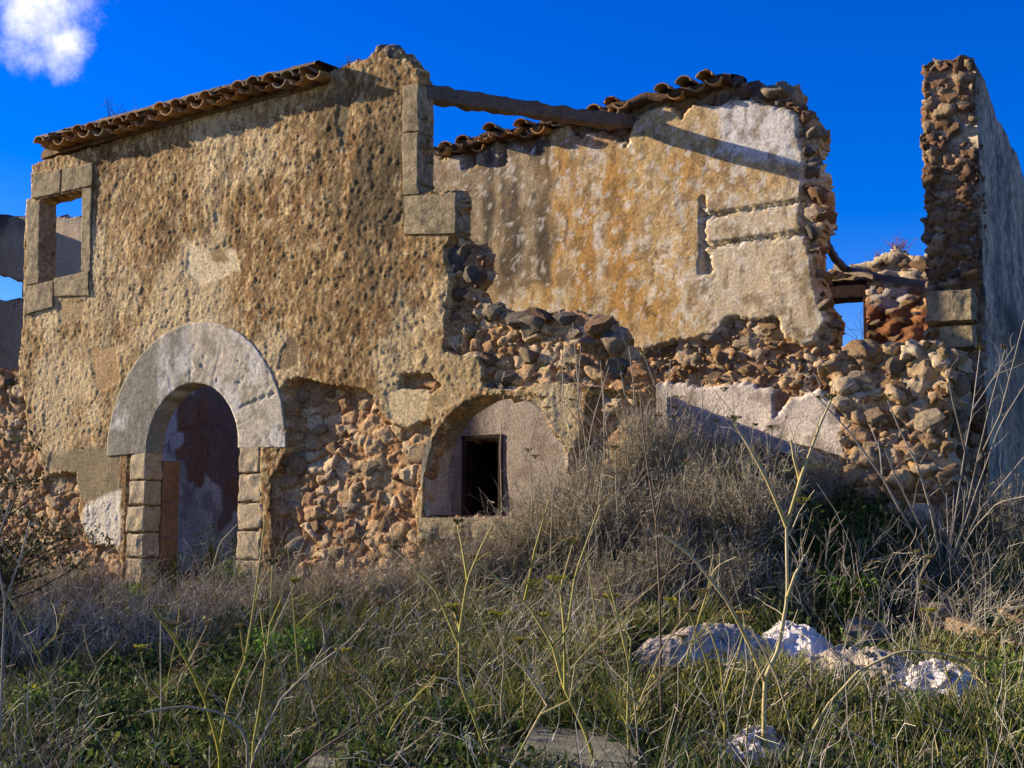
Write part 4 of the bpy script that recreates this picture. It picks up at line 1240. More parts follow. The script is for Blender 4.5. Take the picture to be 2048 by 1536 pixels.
C = np.concatenate([np.repeat(c1, 15, 0), np.repeat(c1[j] * RV.uniform(.8, 1.15, (len(j), 1)), 9, 0)])
o = obj('dry_brush', mesh('dry_brush', np.concatenate([V1, V2]), np.concatenate([Q1, Q2 + len(V1)]), col=C, mat=M_DRYT), kind='stuff')
o['label'] = 'tangled grey brown dry twigs covering the mound'; o['category'] = 'brush'

# ---- fine dead grass / straw
pts = scatter(7500, RV, [([(-200, 1060), (2800, 960), (2800, 1750), (-200, 1750)], .5), (BRUSH[0][0], 1.0)])


def blades(pts, rng, lmin, lmax, wid, lean, cols):
    n = len(pts); L = rng.uniform(lmin, lmax, n)
    az = rng.uniform(0, 2 * math.pi, n); ln = rng.uniform(0, lean, n)
    d = np.stack([np.cos(az) * ln, np.sin(az) * ln, np.ones(n)], -1); d /= np.linalg.norm(d, axis=1, keepdims=True)
    side = np.stack([-np.sin(az + rng.normal(0, .8, n)), np.cos(az), np.zeros(n)], -1); side /= np.linalg.norm(side, axis=1, keepdims=True)
    w = (wid * rng.uniform(.6, 1.3, n))[:, None]
    mid = pts + d * (L * .55)[:, None]
    d2 = d + np.stack([np.cos(az), np.sin(az), -np.ones(n)], -1) * rng.uniform(.1, .9, n)[:, None]; d2 /= np.linalg.norm(d2, axis=1, keepdims=True)
    tip = mid + d2 * (L * .5)[:, None]
    V = np.stack([pts - side * w, pts + side * w, mid - side * w * .8, mid + side * w * .8, tip], 1).reshape(-1, 3)
    I = np.arange(n) * 5
    Q = np.stack([I, I + 1, I + 3, I + 2], -1); T = np.stack([I + 2, I + 3, I + 4], -1)
    return V, Q, T, np.repeat(colors(rng, n, cols), 5, 0)


V, Q, T, C = blades(pts - [0, 0, .01], RV, .06, .26, .0022, .9, [(176, 160, 116), (150, 132, 92), (196, 180, 136), (128, 112, 78)])
o = obj('dead_grass', mesh('dead_grass', V, Q, T, col=C, mat=M_LEAF), kind='stuff'); o['label'] = 'straw coloured dead grass among the weeds'; o['category'] = 'grass'
# ---- green grass
GRASS = [([(430, 1290), (700, 1230), (1120, 1290), (1200, 1750), (-100, 1750), (0, 1480), (300, 1350)], .8), ([(1230, 1310), (1500, 1300), (1700, 1340), (2800, 1300), (2800, 1750), (1200, 1750)], .9),
         ([(1540, 920), (1800, 930), (1960, 980), (2800, 1000), (2800, 1300), (1700, 1280), (1560, 1180)], .7), ([(-150, 1320), (300, 1340), (300, 1500), (-150, 1500)], .5), ([(1700, 880), (1800, 875), (1830, 930), (1710, 940)], 1.), ([(800, 1100), (1560, 950), (1560, 1300), (820, 1300)], .12)]
pts = scatter(46000, RV, GRASS)
keep = fbm(pts[:, 0] * 1.7, pts[:, 1] * 1.7, 4, 61) + RV.uniform(-.25, .25, len(pts)) > -.08
pts = pts[keep]
V, Q, T, C = blades(pts - [0, 0, .01], RV, .06, .28, .0032, 1.0, [(84, 104, 38), (66, 88, 32), (104, 118, 52), (54, 72, 32), (128, 126, 66), (76, 92, 44), (140, 128, 76)])
o = obj('grass', mesh('grass', V, Q, T, col=C, mat=M_LEAF), kind='stuff'); o['label'] = 'short green grass over the foreground'; o['category'] = 'grass'


# ---- leafy weeds
def leaf_cloud(centers, rads, nper, rng, size, cols, zmin=.1):
    n = len(centers) * nper
    c = np.repeat(centers, nper, 0); r = np.repeat(rads, nper)
    v = rng.normal(0, 1, (n, 3)); v /= np.linalg.norm(v, axis=1, keepdims=True); v[:, 2] = np.abs(v[:, 2]) * .9 + zmin * .2
    p = c + v * (r * rng.uniform(.35, 1, n) ** .6)[:, None]
    a = rng.normal(0, 1, (n, 3)) + v * .6; a /= np.linalg.norm(a, axis=1, keepdims=True)
    up = np.array([0, 0, 1.]) + rng.normal(0, .5, (n, 3)); b = np.cross(a, up); b /= np.linalg.norm(b, axis=1, keepdims=True) + 1e-9
    s = (size * rng.uniform(.5, 1.3, n))[:, None]
    nn = np.cross(a, b)
    V = np.stack([p - a * s, p + b * s * .45 + nn * s * .12, p + a * s, p - b * s * .45 + nn * s * .12], 1).reshape(-1, 3)
    I = np.arange(n) * 4
    T = np.concatenate([np.stack([I, I + 1, I + 2], -1), np.stack([I, I + 2, I + 3], -1)])
    return V, T, np.repeat(colors(rng, n, cols, .25), 4, 0)


LEAFZ = [([(470, 1270), (640, 1255), (660, 1330), (520, 1400), (330, 1420), (430, 1340)], 1.0), ([(80, 1430), (520, 1400), (540, 1560), (150, 1600)], .7), ([(-100, 1330), (330, 1300), (330, 1360), (-100, 1400)], .35),
         ([(1560, 950), (1770, 960), (1790, 1130), (1700, 1260), (1570, 1160)], .7), ([(1640, 1190), (1790, 1180), (1770, 1270), (1650, 1260)], 1.), ([(1700, 1330), (2800, 1280), (2800, 1600), (1600, 1600)], .5), ([(690, 1440), (1020, 1420), (1060, 1600), (690, 1600)], .6),
         ([(1150, 1350), (1450, 1350), (1450, 1480), (1150, 1480)], .3)]
pts = scatter(6000, RV, LEAFZ + [([(-150, 1230), (2800, 1250), (2800, 1700), (-150, 1700)], .28)])
V, T, C = leaf_cloud(pts, RV.uniform(.06, .17, len(pts)), 24, RV, .023, [(74, 98, 36), (54, 78, 30), (104, 122, 50), (44, 62, 28), (86, 98, 52), (112, 108, 62)])
o = obj('leafy_weeds', mesh('leafy_weeds', V, None, T, col=C, mat=M_LEAF), kind='stuff'); o['label'] = 'low broad leaved green weeds'; o['category'] = 'weeds'


# ---- feathery fennel leaves, yellow green
pts = scatter(1800, RV, [([(1150, 1230), (1560, 1230), (1620, 1500), (1150, 1500)], .8), ([(560, 1230), (1120, 1200), (1150, 1500), (620, 1480)], .6), (BRUSH[0][0], .35), ([(1560, 1350), (2100, 1330), (2100, 1600), (1560, 1600)], .3), ([(250, 1400), (600, 1380), (600, 1600), (250, 1600)], .3)])
nf = 20
base_ = np.repeat(pts, nf, 0); d = RV.normal(0, .6, (len(base_), 3)); d[:, 2] = 1
hh_ = np.repeat(RV.uniform(.5, 1.2, len(pts)), nf)
Pf = grow(base_, d, RV.uniform(.08, .22, len(base_)) * hh_, 3, .3, RV)
Vf, Qf = tubes(Pf, np.full((len(base_), 3), .0017))
o = obj('feathery_leaves', mesh('feathery_leaves', Vf, Qf, col=np.repeat(colors(RV, len(base_), [(160, 160, 72), (130, 136, 60), (184, 172, 96), (108, 114, 54)]), 9, 0), mat=M_DRYT), kind='stuff')
o['label'] = 'feathery yellow green fennel leaves between the stalks'; o['category'] = 'weeds'


# ---- single plants
def px3(x, y, dep):
    return CAM + rayd(x, y) * dep


def smooth_path(p, k):
    p = np.asarray(p, float); t = np.linspace(0, len(p) - 1, k); i = np.minimum(t.astype(int), len(p) - 2); f = (t - i)[:, None]
    return p[i] * (1 - f) + p[i + 1] * f


def tube_obj(name, path, r0, r1, cols, parent, sides=6, k=None, rng=RV, node=0.):
    path = np.asarray(path); k = k or max(6, 3 * len(path))
    q = smooth_path(path, k)
    r = np.linspace(r0, r1, k) * (1 + node * (np.arange(k) % 4 == 0))
    V, Q = tubes(q[None], r[None], sides)
    mid = np.linspace(0, 1, k)
    c = np.outer(1 - mid, srgb(*cols[0])) + np.outer(mid, srgb(*cols[1]))
    c = np.repeat(c * (1 + rng.uniform(-.12, .12, (k, 1))), sides, 0)
    caps = [tuple(range(sides))[::-1], tuple((k - 1) * sides + i for i in range(sides))]
    me = mesh(name, V, Q, None, col=c, smooth=True, mat=M_DRY)
    return obj(name, me, parent)


def umbel(parent, p, r, rng, cols):
    n = 14
    a = rng.uniform(0, 2 * math.pi, n); q = np.sqrt(rng.uniform(0, 1, n)) * r
    ends = np.stack([p[0] + q * np.cos(a), p[1] + q * np.sin(a), p[2] + r * .7 + rng.uniform(-.1, .1, n) * r], -1)
    paths = np.stack([np.tile(p, (n, 1)), (p + ends) / 2 + [0, 0, .1 * r], ends], 1)
    V, Q = tubes(paths, np.full((n, 3), .0013))
    c = np.tile(srgb(120, 124, 50), (len(V), 1))
    LV, LT, LC = leaf_cloud(ends, np.full(n, r * .22), 10, rng, .006, cols)
    return obj('umbel', mesh('umbel', np.concatenate([V, LV]), Q, LT + len(V), col=np.concatenate([c, LC]), mat=M_LEAF), parent)


BRN = [(120, 100, 70), (96, 78, 54), (140, 122, 84)]
YEL = [(190, 176, 50), (160, 150, 50), (140, 140, 60)]
TAN = ((176, 160, 96), (190, 168, 124)); PALE = ((150, 136, 108), (178, 164, 136)); OLIVE = ((150, 144, 60), (176, 158, 96)); DARK = ((96, 80, 62), (120, 104, 84)); GREY = ((138, 128, 112), (170, 158, 138))


def stalk(name, label, cat, dep, stems, cols, r, rng=RV, twigs=6, umb=(), group=None, drift=.12, stand=True):
    """stems: first is the main stem from the ground up, in view coordinates at distance dep; others leave it"""
    x0, y0 = stems[0][0]
    base = px3(x0, y0, dep); gz = float(ground_z(base[0], base[1]))
    t = thing(name, label, cat, (base[0], base[1], gz), group)
    ends_ = []
    for si, st in enumerate(stems):
        ddep = rng.normal(0, drift, 2)
        pts3 = [px3(x, y, dep + ddep[0] * (i / max(1, len(st) - 1)) * (1 if si else .5)) for i, (x, y) in enumerate(st)]
        if si == 0:
            if abs(pts3[0][2] - gz) > .02: pts3 = [np.array([base[0] + .01, base[1], gz - .03])] + pts3
        else:
            # start on the nearest stem point
            pts3[0] = px3(st[0][0], st[0][1], dep)
        ends_.append(np.array(pts3[-1]))
        rr = r * (1 if si == 0 else .68)
        so_ = tube_obj('stem' if si == 0 else 'branch', pts3, rr, rr * .45, cols, t, 6, node=.22)
        if twigs:
            q = smooth_path(pts3, 30); idx = rng.integers(8, 30, twigs)
            d = q[idx] - q[idx - 1]; d /= np.linalg.norm(d, axis=1, keepdims=True) + 1e-9
            d = d + rng.normal(0, .55, (twigs, 3)); d[:, 2] += .2
            W = grow(q[idx], d, rng.uniform(.06, .24, twigs), 5, .2, rng)
            V, Q = tubes(W, np.linspace(1, .5, 5)[None] * np.full((twigs, 1), rr * .28))
            c = np.tile(srgb(*cols[1]), (len(V), 1)) * rng.uniform(.75, 1.1)
            obj('twigs', mesh('twigs', V, Q, col=c, mat=M_DRY), so_, kind='stuff')
    for (x, y, rad) in umb: umbel(t, px3(x, y, dep), rad, rng, YEL)
    for e in ends_:
        if rng.random() < .6: umbel(t, e, rng.uniform(.02, .04), rng, BRN)
    return t


stalk('dry_stalk_plant', 'tallest pale forked stalk in the right foreground', 'plant', 4.9, [[(1527, 1560), (1529, 1361), (1558, 1295), (1575, 1195), (1573, 1050)], [(1573, 1052), (1535, 960), (1490, 880), (1468, 846)], [(1573, 1052), (1600, 960), (1640, 850), (1662, 800)],
      [(1529, 1361), (1490, 1270), (1452, 1199), (1387, 1116), (1330, 1070)], [(1600, 960), (1588, 915), (1582, 880)], [(1575, 1195), (1590, 1150), (1610, 1110)]], ((176, 158, 92), (190, 174, 136)), .0125, twigs=5, umb=((1605, 1010, .03),))
stalk('arching_stalk', 'long stalk bending over in an arch to the right', 'plant', 4.7, [[(1590, 1560), (1620, 1470), (1655, 1410), (1720, 1340), (1800, 1302), (1870, 1305), (1960, 1330)], [(1597, 1545), (1575, 1430), (1553, 1352), (1500, 1250)]], TAN, .0075, twigs=4)
stalk('fennel_plant', 'green yellow fennel stalk with one umbel left of centre', 'plant', 4.8, [[(990, 1560), (950, 1440), (918, 1360), (920, 1255), (935, 1160), (960, 1100), (985, 1050)], [(920, 1258), (908, 1225)], [(918, 1290), (870, 1180), (790, 1100)], [(935, 1160), (925, 1100), (915, 1050)]], OLIVE, .0075, twigs=5, umb=((912, 1228, .045),))
stalk('fennel_plant', 'leaning olive fennel stalk with long left branch near the slab', 'plant', 4.7, [[(1200, 1560), (1170, 1460), (1130, 1380), (1105, 1290), (1050, 1200), (955, 1125)], [(1105, 1290), (1135, 1260), (1150, 1150), (1200, 1010)], [(1130, 1380), (1128, 1250), (1120, 1180), (1145, 1090)], [(1050, 1200), (1070, 1100), (1098, 1000)]], OLIVE, .0085, twigs=6, umb=((1000, 1246, .05), (1065, 1180, .04), (1110, 1170, .04)))
stalk('fennel_plant', 'slim olive fennel stalk right of the tilted slab', 'plant', 4.6, [[(1262, 1560), (1255, 1450), (1258, 1330), (1240, 1250), (1215, 1150)], [(1258, 1330), (1262, 1280), (1210, 1180)], [(1255, 1450), (1215, 1380), (1180, 1300)]], OLIVE, .006, twigs=5)
stalk('fennel_plant', 'thick yellow stalk leaning left in front of the doorway', 'plant', 5.0, [[(440, 1500), (410, 1400), (385, 1345), (350, 1280), (305, 1215)], [(385, 1345), (362, 1300), (345, 1262)]], ((168, 152, 50), (150, 140, 56)), .0085, twigs=3)
stalk('fennel_plant', 'tall thin stalk rising past the right jamb of the doorway', 'plant', 5.1, [[(440, 1490), (460, 1390), (490, 1320), (505, 1230), (520, 1120), (530, 1040)], [(490, 1320), (480, 1260)], [(505, 1230), (520, 1170), (560, 1110)]], OLIVE, .006, twigs=4)
stalk('fennel_plant', 'straight olive stalk beside the bright weeds at left', 'plant', 5.0, [[(505, 1500), (525, 1380), (540, 1250), (545, 1130)], [(532, 1310), (520, 1215)], [(540, 1250), (565, 1190)]], OLIVE, .006, twigs=4)
stalk('dry_stalk_plant', 'long pale stalk slanting up right below the rubble gap', 'plant', 4.9, [[(500, 1530), (560, 1400), (620, 1340), (690, 1290), (760, 1215)], [(620, 1340), (650, 1290), (645, 1250)]], PALE, .006, twigs=5)
stalk('dry_stalk_plant', 'dark branch slanting up right at lower left of centre', 'plant', 4.6, [[(560, 1560), (640, 1500), (720, 1450), (780, 1400), (860, 1350)], [(720, 1450), (700, 1370)]], DARK, .006, twigs=6)
stalk('arching_stalk', 'short pale stalk arched low among the left weeds', 'plant', 4.8, [[(495, 1470), (440, 1425), (370, 1412), (320, 1418), (290, 1425)]], PALE, .006, twigs=2)
stalk('dry_stalk_plant', 'pale zigzag stalk crossing the tilted slab', 'plant', 4.4, [[(1010, 1560), (1080, 1430), (1095, 1410), (1050, 1340), (1005, 1300)], [(1080, 1430), (1140, 1400), (1150, 1330)]], TAN, .006, twigs=3)
stalk('dry_stalk_plant', 'dark upright stalk standing before the mound right of centre', 'plant', 5.2, [[(1322, 1400), (1320, 1200), (1312, 1040), (1290, 900), (1280, 780)], [(1320, 1200), (1340, 1120), (1380, 1000), (1420, 880)], [(1312, 1040), (1335, 930), (1385, 780)]], DARK, .0065, twigs=7)
stalk('dry_stalk_plant', 'olive forked stalk between slab and white sheet', 'plant', 4.8, [[(1448, 1560), (1450, 1460), (1448, 1395), (1440, 1320), (1420, 1260)], [(1448, 1395), (1475, 1310), (1490, 1250)], [(1450, 1460), (1415, 1330), (1380, 1230)]], OLIVE, .0065, twigs=4, umb=((1345, 1215, .04),))
stalk('dry_stalk_plant', 'thin pale stalk left of the tall fork', 'plant', 4.7, [[(1490, 1560), (1495, 1440), (1510, 1370), (1540, 1320), (1560, 1270)]], TAN, .005, twigs=4)
stalk('dry_stalk_plant', 'bent pale stalk at the left edge of the view', 'plant', 5.2, [[(5, 1330), (10, 1200), (40, 1120), (60, 1040)], [(10, 1200), (-10, 1100), (20, 1000)]], GREY, .006, twigs=5)
stalk('dry_stalk_plant', 'thin stalk leaning into the dark doorway', 'plant', 9.2, [[(412, 1210), (425, 1140), (440, 1085), (478, 1045)]], PALE, .008, twigs=2, drift=.02)
# slim fennel stems crossing the foreground
rq = np.random.default_rng(11)
xs = np.sort(rq.uniform(60, 2020, 26))
OR2 = 'first second third fourth fifth sixth seventh eighth ninth tenth eleventh twelfth thirteenth fourteenth fifteenth sixteenth seventeenth eighteenth nineteenth twentieth twenty-first twenty-second twenty-third twenty-fourth twenty-fifth twenty-sixth'.split()
for i_, x in enumerate(xs):
    yb = rq.uniform(1380, 1540); g = G(x, yb); dep = float(np.dot(g - CAM, FW)); h = rq.uniform(130, 330); sx = rq.normal(0, .35) * h
    main = [(x, yb), (x + .25 * sx + rq.normal(0, 5), yb - .35 * h), (x + .6 * sx + rq.normal(0, 8), yb - .7 * h), (x + sx, yb - h)]
    br = []
    for _ in range(int(rq.integers(1, 4))):
        k = rq.uniform(.3, .75); bx, by = np.array(main[1]) * (1 - (k - .3)) + np.array(main[2]) * (k - .3); s_ = rq.choice((-1, 1))
        br.append([(bx, by), (bx + s_ * .12 * h, by - .12 * h), (bx + s_ * rq.uniform(.16, .3) * h, by - rq.uniform(.2, .36) * h)])
    stalk('fennel_plant', f'{OR2[i_]} from the left of the slim fennel stems in the foreground weeds', 'plant', dep, [main] + br, (OLIVE, TAN, PALE, OLIVE)[i_ % 4], .0042, rq, twigs=4, group='slim fennel stems in the foreground', drift=.1, umb=((main[3][0], main[3][1], .035),) if i_ % 3 == 0 else ())
# thin stalks standing on the mound
rs = np.random.default_rng(5)
cnt = 0
spots = [(870, 1160, 830), (905, 1150, 880), (1000, 1130, 790), (1060, 1120, 800), (1130, 1100, 730), (1160, 1090, 690), (1185, 1075, 645), (1230, 1060, 760), (1275, 1030, 740), (1330, 1010, 720), (1365, 1000, 780), (1400, 1000, 760), (1440, 990, 830), (1480, 1000, 850), (1520, 1010, 860), (1150, 1060, 700), (1205, 1050, 720), (1255, 1040, 690), (1300, 1020, 770), (1250, 1180, 900), (1180, 1190, 950), (1100, 1200, 900), (1390, 1150, 930), (830, 1190, 960), (780, 1200, 1010), (700, 1200, 1020), (640, 1230, 1080)]
ORD = 'first second third fourth fifth sixth seventh eighth ninth tenth eleventh twelfth thirteenth fourteenth fifteenth sixteenth seventeenth eighteenth nineteenth twentieth twenty-first twenty-second twenty-third twenty-fourth twenty-fifth twenty-sixth twenty-seventh'.split()
for oi_, (x, yb, yt) in enumerate(sorted(spots)):
    g = G(x, yb); dep = float(np.dot(g - CAM, FW))
    h = yb - yt; sx = rs.uniform(-.12, .25) * h
    main = [(x, yb), (x + .3 * sx + rs.normal(0, 6), yb - .35 * h), (x + .6 * sx + rs.normal(0, 8), yb - .7 * h), (x + sx, yt)]
    br = []
    for _ in range(int(rs.integers(1, 4))):
        k = rs.uniform(.3, .7); bx, by = x + sx * k, yb - h * k; s = rs.choice((-1, 1))
        br.append([(bx, by), (bx + s * .1 * h, by - .13 * h), (bx + s * rs.uniform(.14, .22) * h, by - rs.uniform(.22, .36) * h)])
    stalk('dry_stalk_plant', f'{ORD[oi_]} from the left of the thin bare stalks rising from the brush', 'plant', dep, [main] + br, PALE if rs.random() < .6 else GREY, .0052 if dep > 8 else .005, rs, twigs=4, group='thin dry stalks on the mound', drift=.1)
# pale branching shrub by the right wall
g = G(1888, 1150); dep = float(np.dot(g - CAM, FW))
tips = [[(1885, 1150), (1862, 1020), (1835, 930), (1800, 860), (1775, 800)], [(1888, 1150), (1880, 1050), (1868, 985)], [(1892, 1150), (1896, 1060), (1893, 985)], [(1890, 1150), (1905, 1050), (1908, 980)], [(1893, 1150), (1915, 1000), (1930, 900), (1945, 820), (1960, 700)], [(1893, 1150), (1935, 1010), (1952, 930), (1975, 830), (2010, 700)],
        [(1897, 1150), (1960, 1020), (2010, 960), (2060, 900)], [(1897, 1150), (1945, 1060), (1995, 1005), (2060, 990)], [(1890, 1150), (1925, 1060), (1930, 980)], [(1895, 1150), (1950, 990), (2000, 850), (2055, 760)], [(1886, 1150), (1850, 1060), (1835, 1000)], [(1930, 900), (1905, 800), (1890, 720)], [(1952, 930), (2000, 830), (2048, 640)], [(1945, 820), (1985, 760), (2030, 690)]]
stalk('branching_shrub', 'leafless pale shrub with fanned stems beside the right wall', 'shrub', dep, tips, GREY, .0085, rs, twigs=6, drift=.35)
g = G(1862, 1120); dep = float(np.dot(g - CAM, FW))
stalk('branching_shrub', 'two long bare branches slanting left from the shrub at right', 'shrub', dep, [[(1862, 1130), (1800, 1020), (1765, 955), (1700, 865), (1640, 800)], [(1880, 1130), (1820, 1010), (1790, 950), (1770, 900)], [(1765, 955), (1760, 900), (1740, 850)]], GREY, .0095, rs, twigs=6, drift=.2)
for lab, x, y, arms in (('low tangle of pale bare branches on the dark green bank', 1690, 1190, [[(1690, 1190), (1650, 1130), (1660, 1060)], [(1690, 1190), (1730, 1110), (1780, 1060)], [(1690, 1190), (1760, 1150), (1800, 1110)], [(1690, 1190), (1650, 1180), (1620, 1150)]]),
                        ('sprawling bare twigs at the right edge above the plank', 1930, 1260, [[(1930, 1260), (1960, 1220), (2010, 1215), (2060, 1190)], [(1930, 1260), (1900, 1200), (1850, 1170)], [(1930, 1260), (1985, 1225), (2040, 1260)], [(1930, 1260), (1870, 1240), (1790, 1180)]]),
                        ('dry hanging twigs under the shrub at right', 1830, 1230, [[(1830, 1230), (1835, 1160), (1860, 1120)], [(1830, 1230), (1800, 1150), (1830, 1110)], [(1830, 1230), (1860, 1160), (1910, 1130)], [(1830, 1230), (1880, 1200), (1930, 1190)]])):
    g = G(x, y); dep = float(np.dot(g - CAM, FW))
    stalk('bare_bush', lab, 'shrub', dep, arms, PALE, .006, rs, twigs=12, drift=.2)


# dense feathery bushes crowning the mound: shared meshes, each its own plant
def bush_parts(seed):
    rng = np.random.default_rng(seed); n = 420
    b0 = rng.normal(0, .10, (n, 3)) * [1, 1, 0]
    d = rng.normal(0, .42, (n, 3)); d[:, 2] = 1
    S = grow(b0, d, rng.uniform(.3, 1.0, n) ** 1.2, 7, .2, rng, .01)
    V, Q = tubes(S, np.linspace(1, .4, 7)[None] * rng.uniform(.002, .0044, (n, 1)))
    cs = colors(rng, n, [(176, 160, 130), (140, 124, 98), (204, 188, 154), (112, 100, 76)])
    a = mesh('stems', V, Q, col=np.repeat(cs, 21, 0), mat=M_DRYT)
    m = 6500; j = rng.integers(0, n, m); t_ = rng.integers(2, 7, m)
    dd = rng.normal(0, .7, (m, 3)); dd[:, 2] += .35
    W = grow(S[j, t_], dd, rng.uniform(.03, .12, m), 3, .3, rng)
    V, Q = tubes(W, np.full((m, 3), .0019))
    b = mesh('leaf_sprays', V, Q, col=np.repeat(colors(rng, m, [(150, 140, 114), (118, 112, 84), (176, 164, 138), (98, 96, 66), (196, 182, 156)]), 9, 0), mat=M_DRYT)
    return a, b


BP = [bush_parts(k) for k in (1, 2, 3)]
bl = [(1165, 1085, .5), (1215, 1050, .65), (1285, 1015, .7), (1340, 1010, .6), (1400, 1060, .5), (1480, 1090, .5), (1555, 1105, .5), (1190, 1150, .7), (1290, 1120, .75), (1400, 1110, .7), (1490, 1130, .65), (1080, 1160, .55), (1340, 1210, .55), (1460, 1215, .5), (1240, 1230, .5), (980, 1190, .45), (880, 1200, .42), (1640, 1010, .4), (1760, 985, .38), (1850, 1010, .42), (780, 1215, .38), (660, 1225, .35), (180, 1205, .5), (90, 1240, .55), (10, 1210, .6), (560, 1215, .3), (1960, 1080, .5), (2030, 1120, .5)]
for i, (x, y, h) in enumerate(sorted(bl)):
    g = G(x, y)
    t = thing('feathery_bush', f'{("first second third fourth fifth sixth seventh eighth ninth tenth eleventh twelfth thirteenth fourteenth fifteenth sixteenth seventeenth eighteenth nineteenth twentieth twenty-first twenty-second twenty-third twenty-fourth twenty-fifth twenty-sixth twenty-seventh twenty-eighth twenty-ninth thirtieth".split())[i]} from the left of the feathery olive brown bushes before the ruin', 'bush', g, 'feathery bushes before the ruin')
    t.rotation_euler = (0, 0, rs.uniform(0, 6.28)); hv = h * rs.uniform(.7, 1.3); t.scale = (h * rs.uniform(.6, 1.1), h * rs.uniform(.6, 1.1), hv)
    for nm, me in zip(('stems', 'leaf_sprays'), BP[i % 3]):
        c_ = bpy.data.objects.new(nm, me); COL.objects.link(c_); c_.parent = t; c_['kind'] = 'stuff'


# leafy herb clumps as single plants
def herb(label, x, y, h, rad, cols, flowers=0, rng=rs):
    g = G(x, y)
    t = thing('herb_clump', label, 'plant', g)
    n = 12; d = rng.normal(0, .45, (n, 3)); d[:, 2] = 1
    S = grow(np.tile(g, (n, 1)) + rng.normal(0, rad * .25, (n, 3)) * [1, 1, 0] - [0, 0, .02], d, rng.uniform(.5, 1, n) * h, 5, .12, rng)
    V, Q = tubes(S, np.linspace(1, .5, 5)[None] * np.full((n, 1), .003))
    obj('stems', mesh('stems', V, Q, col=np.tile(srgb(96, 104, 46), (len(V), 1)), mat=M_DRY), t, kind='stuff')
    cen = S[:, 1:].reshape(-1, 3)
    V, T, C = leaf_cloud(cen, np.full(len(cen), rad * .35), 22, rng, .016, cols)
    obj('foliage', mesh('foliage', V, None, T, col=C, mat=M_LEAF), t, kind='stuff')
    for k in range(flowers):
        p = S[k % n, -1] + rng.normal(0, .03, 3)
        V, T, C = leaf_cloud(p[None], np.array([.014]), 14, rng, .008, [(214, 190, 30), (226, 206, 60)])
        obj('flower', mesh('flower', V, None, T, col=C, mat=M_LEAF), t)


GRN = [(92, 122, 36), (74, 104, 34), (120, 144, 50), (60, 88, 32)]; DGR = [(50, 76, 30), (40, 64, 28), (66, 90, 36)]; OLV = [(96, 98, 44), (116, 112, 60), (80, 84, 40)]
herb('leafy green herb at the foot of the left door jamb', 330, 1200, .42, .25, GRN)
herb('dark green herb inside the doorway', 430, 1165, .75, .3, DGR)
herb('small green herb by the right door jamb', 470, 1195, .36, .2, GRN)
herb('bright green herb left of the doorway', 255, 1240, .30, .24, GRN)
herb('bright round leaved weed clump left of centre', 565, 1330, .22, .24, [(120, 156, 52), (140, 172, 70), (92, 130, 44)])
herb('yellow flowered weed at the far lower left', 60, 1460, .26, .16, GRN, 8)
herb('yellow flowered weed beside the dark hollow at left', 110, 1330, .24, .16, DGR, 6)
herb('yellow flowered herb behind the tall fork', 1610, 1130, .42, .16, DGR, 7)
herb('green herb under the bare branches at right', 1700, 1235, .26, .24, GRN, 2)
herb('feathery olive herb before the white sheet', 1390, 1400, .26, .2, OLV, 5)
herb('olive herb below the tall fork', 1620, 1450, .2, .2, OLV, 4)
herb('green herb right of the white bag', 1990, 1400, .22, .28, GRN)
herb('green herb at the lower left corner of the slab', 900, 1490, .2, .28, DGR)
gl = G(-190, 1300)  # leafy shrub added at the left edge so its shadow darkens the ground
t = thing('shade_shrub', 'dark leafy shrub added at the left edge to shade the ground', 'shrub', gl)
nb = 46; d = rs.normal(0, .55, (nb, 3)); d[:, 2] = 1
S = grow(np.tile(gl, (nb, 1)) + rs.normal(0, .3, (nb, 3)) * [1, 1, 0] - [0, 0, .05], d, rs.uniform(.8, 1.7, nb), 6, .14, rs)
V, Q = tubes(S, np.linspace(1, .4, 6)[None] * np.full((nb, 1), .012), 5)
obj('branches', mesh('branches', V, Q, col=np.tile(srgb(92, 76, 58), (len(V), 1)), mat=M_DRY), t, kind='stuff')
cen = S[:, 1:].reshape(-1, 3)
V, T, C = leaf_cloud(cen, np.full(len(cen), .18), 70, rs, .022, [(66, 70, 36), (82, 78, 44), (54, 60, 32), (96, 84, 54)])
obj('foliage', mesh('foliage', V, None, T, col=C, mat=M_LEAF), t, kind='stuff')
# weeds growing on the broken wall tops


def wall_weed(label, p, h, n, spread, cols, rng=rs):
    t = thing('wall_weed', label, 'weed', p)
    d = rng.normal(0, spread, (n, 3)); d[:, 2] = 1
    S = grow(np.tile(p, (n, 1)) + rng.normal(0, .05, (n, 3)) * [1, .6, .2], d, rng.uniform(.4, 1, n) * h, 6, .2, rng)
    V, Q = tubes(S, np.linspace(1, .5, 6)[None] * np.full((n, 1), .0028))
    obj('stems', mesh('stems', V, Q, col=np.repeat(colors(rng, n, cols), 18, 0), mat=M_DRY), t, kind='stuff')
    j = rng.integers(0, n, n * 4); b_ = S[j, rng.integers(2, 6, n * 4)]
    dd = rng.normal(0, .6, (n * 4, 3)); dd[:, 2] += .5
    W = grow(b_, dd, rng.uniform(.2, .4, n * 4) * h, 4, .2, rng)
    V, Q = tubes(W, np.full((n * 4, 4), .0016))
    obj('twigs', mesh('twigs', V, Q, col=np.repeat(colors(rng, n * 4, cols), 12, 0), mat=M_DRY), t, kind='stuff')


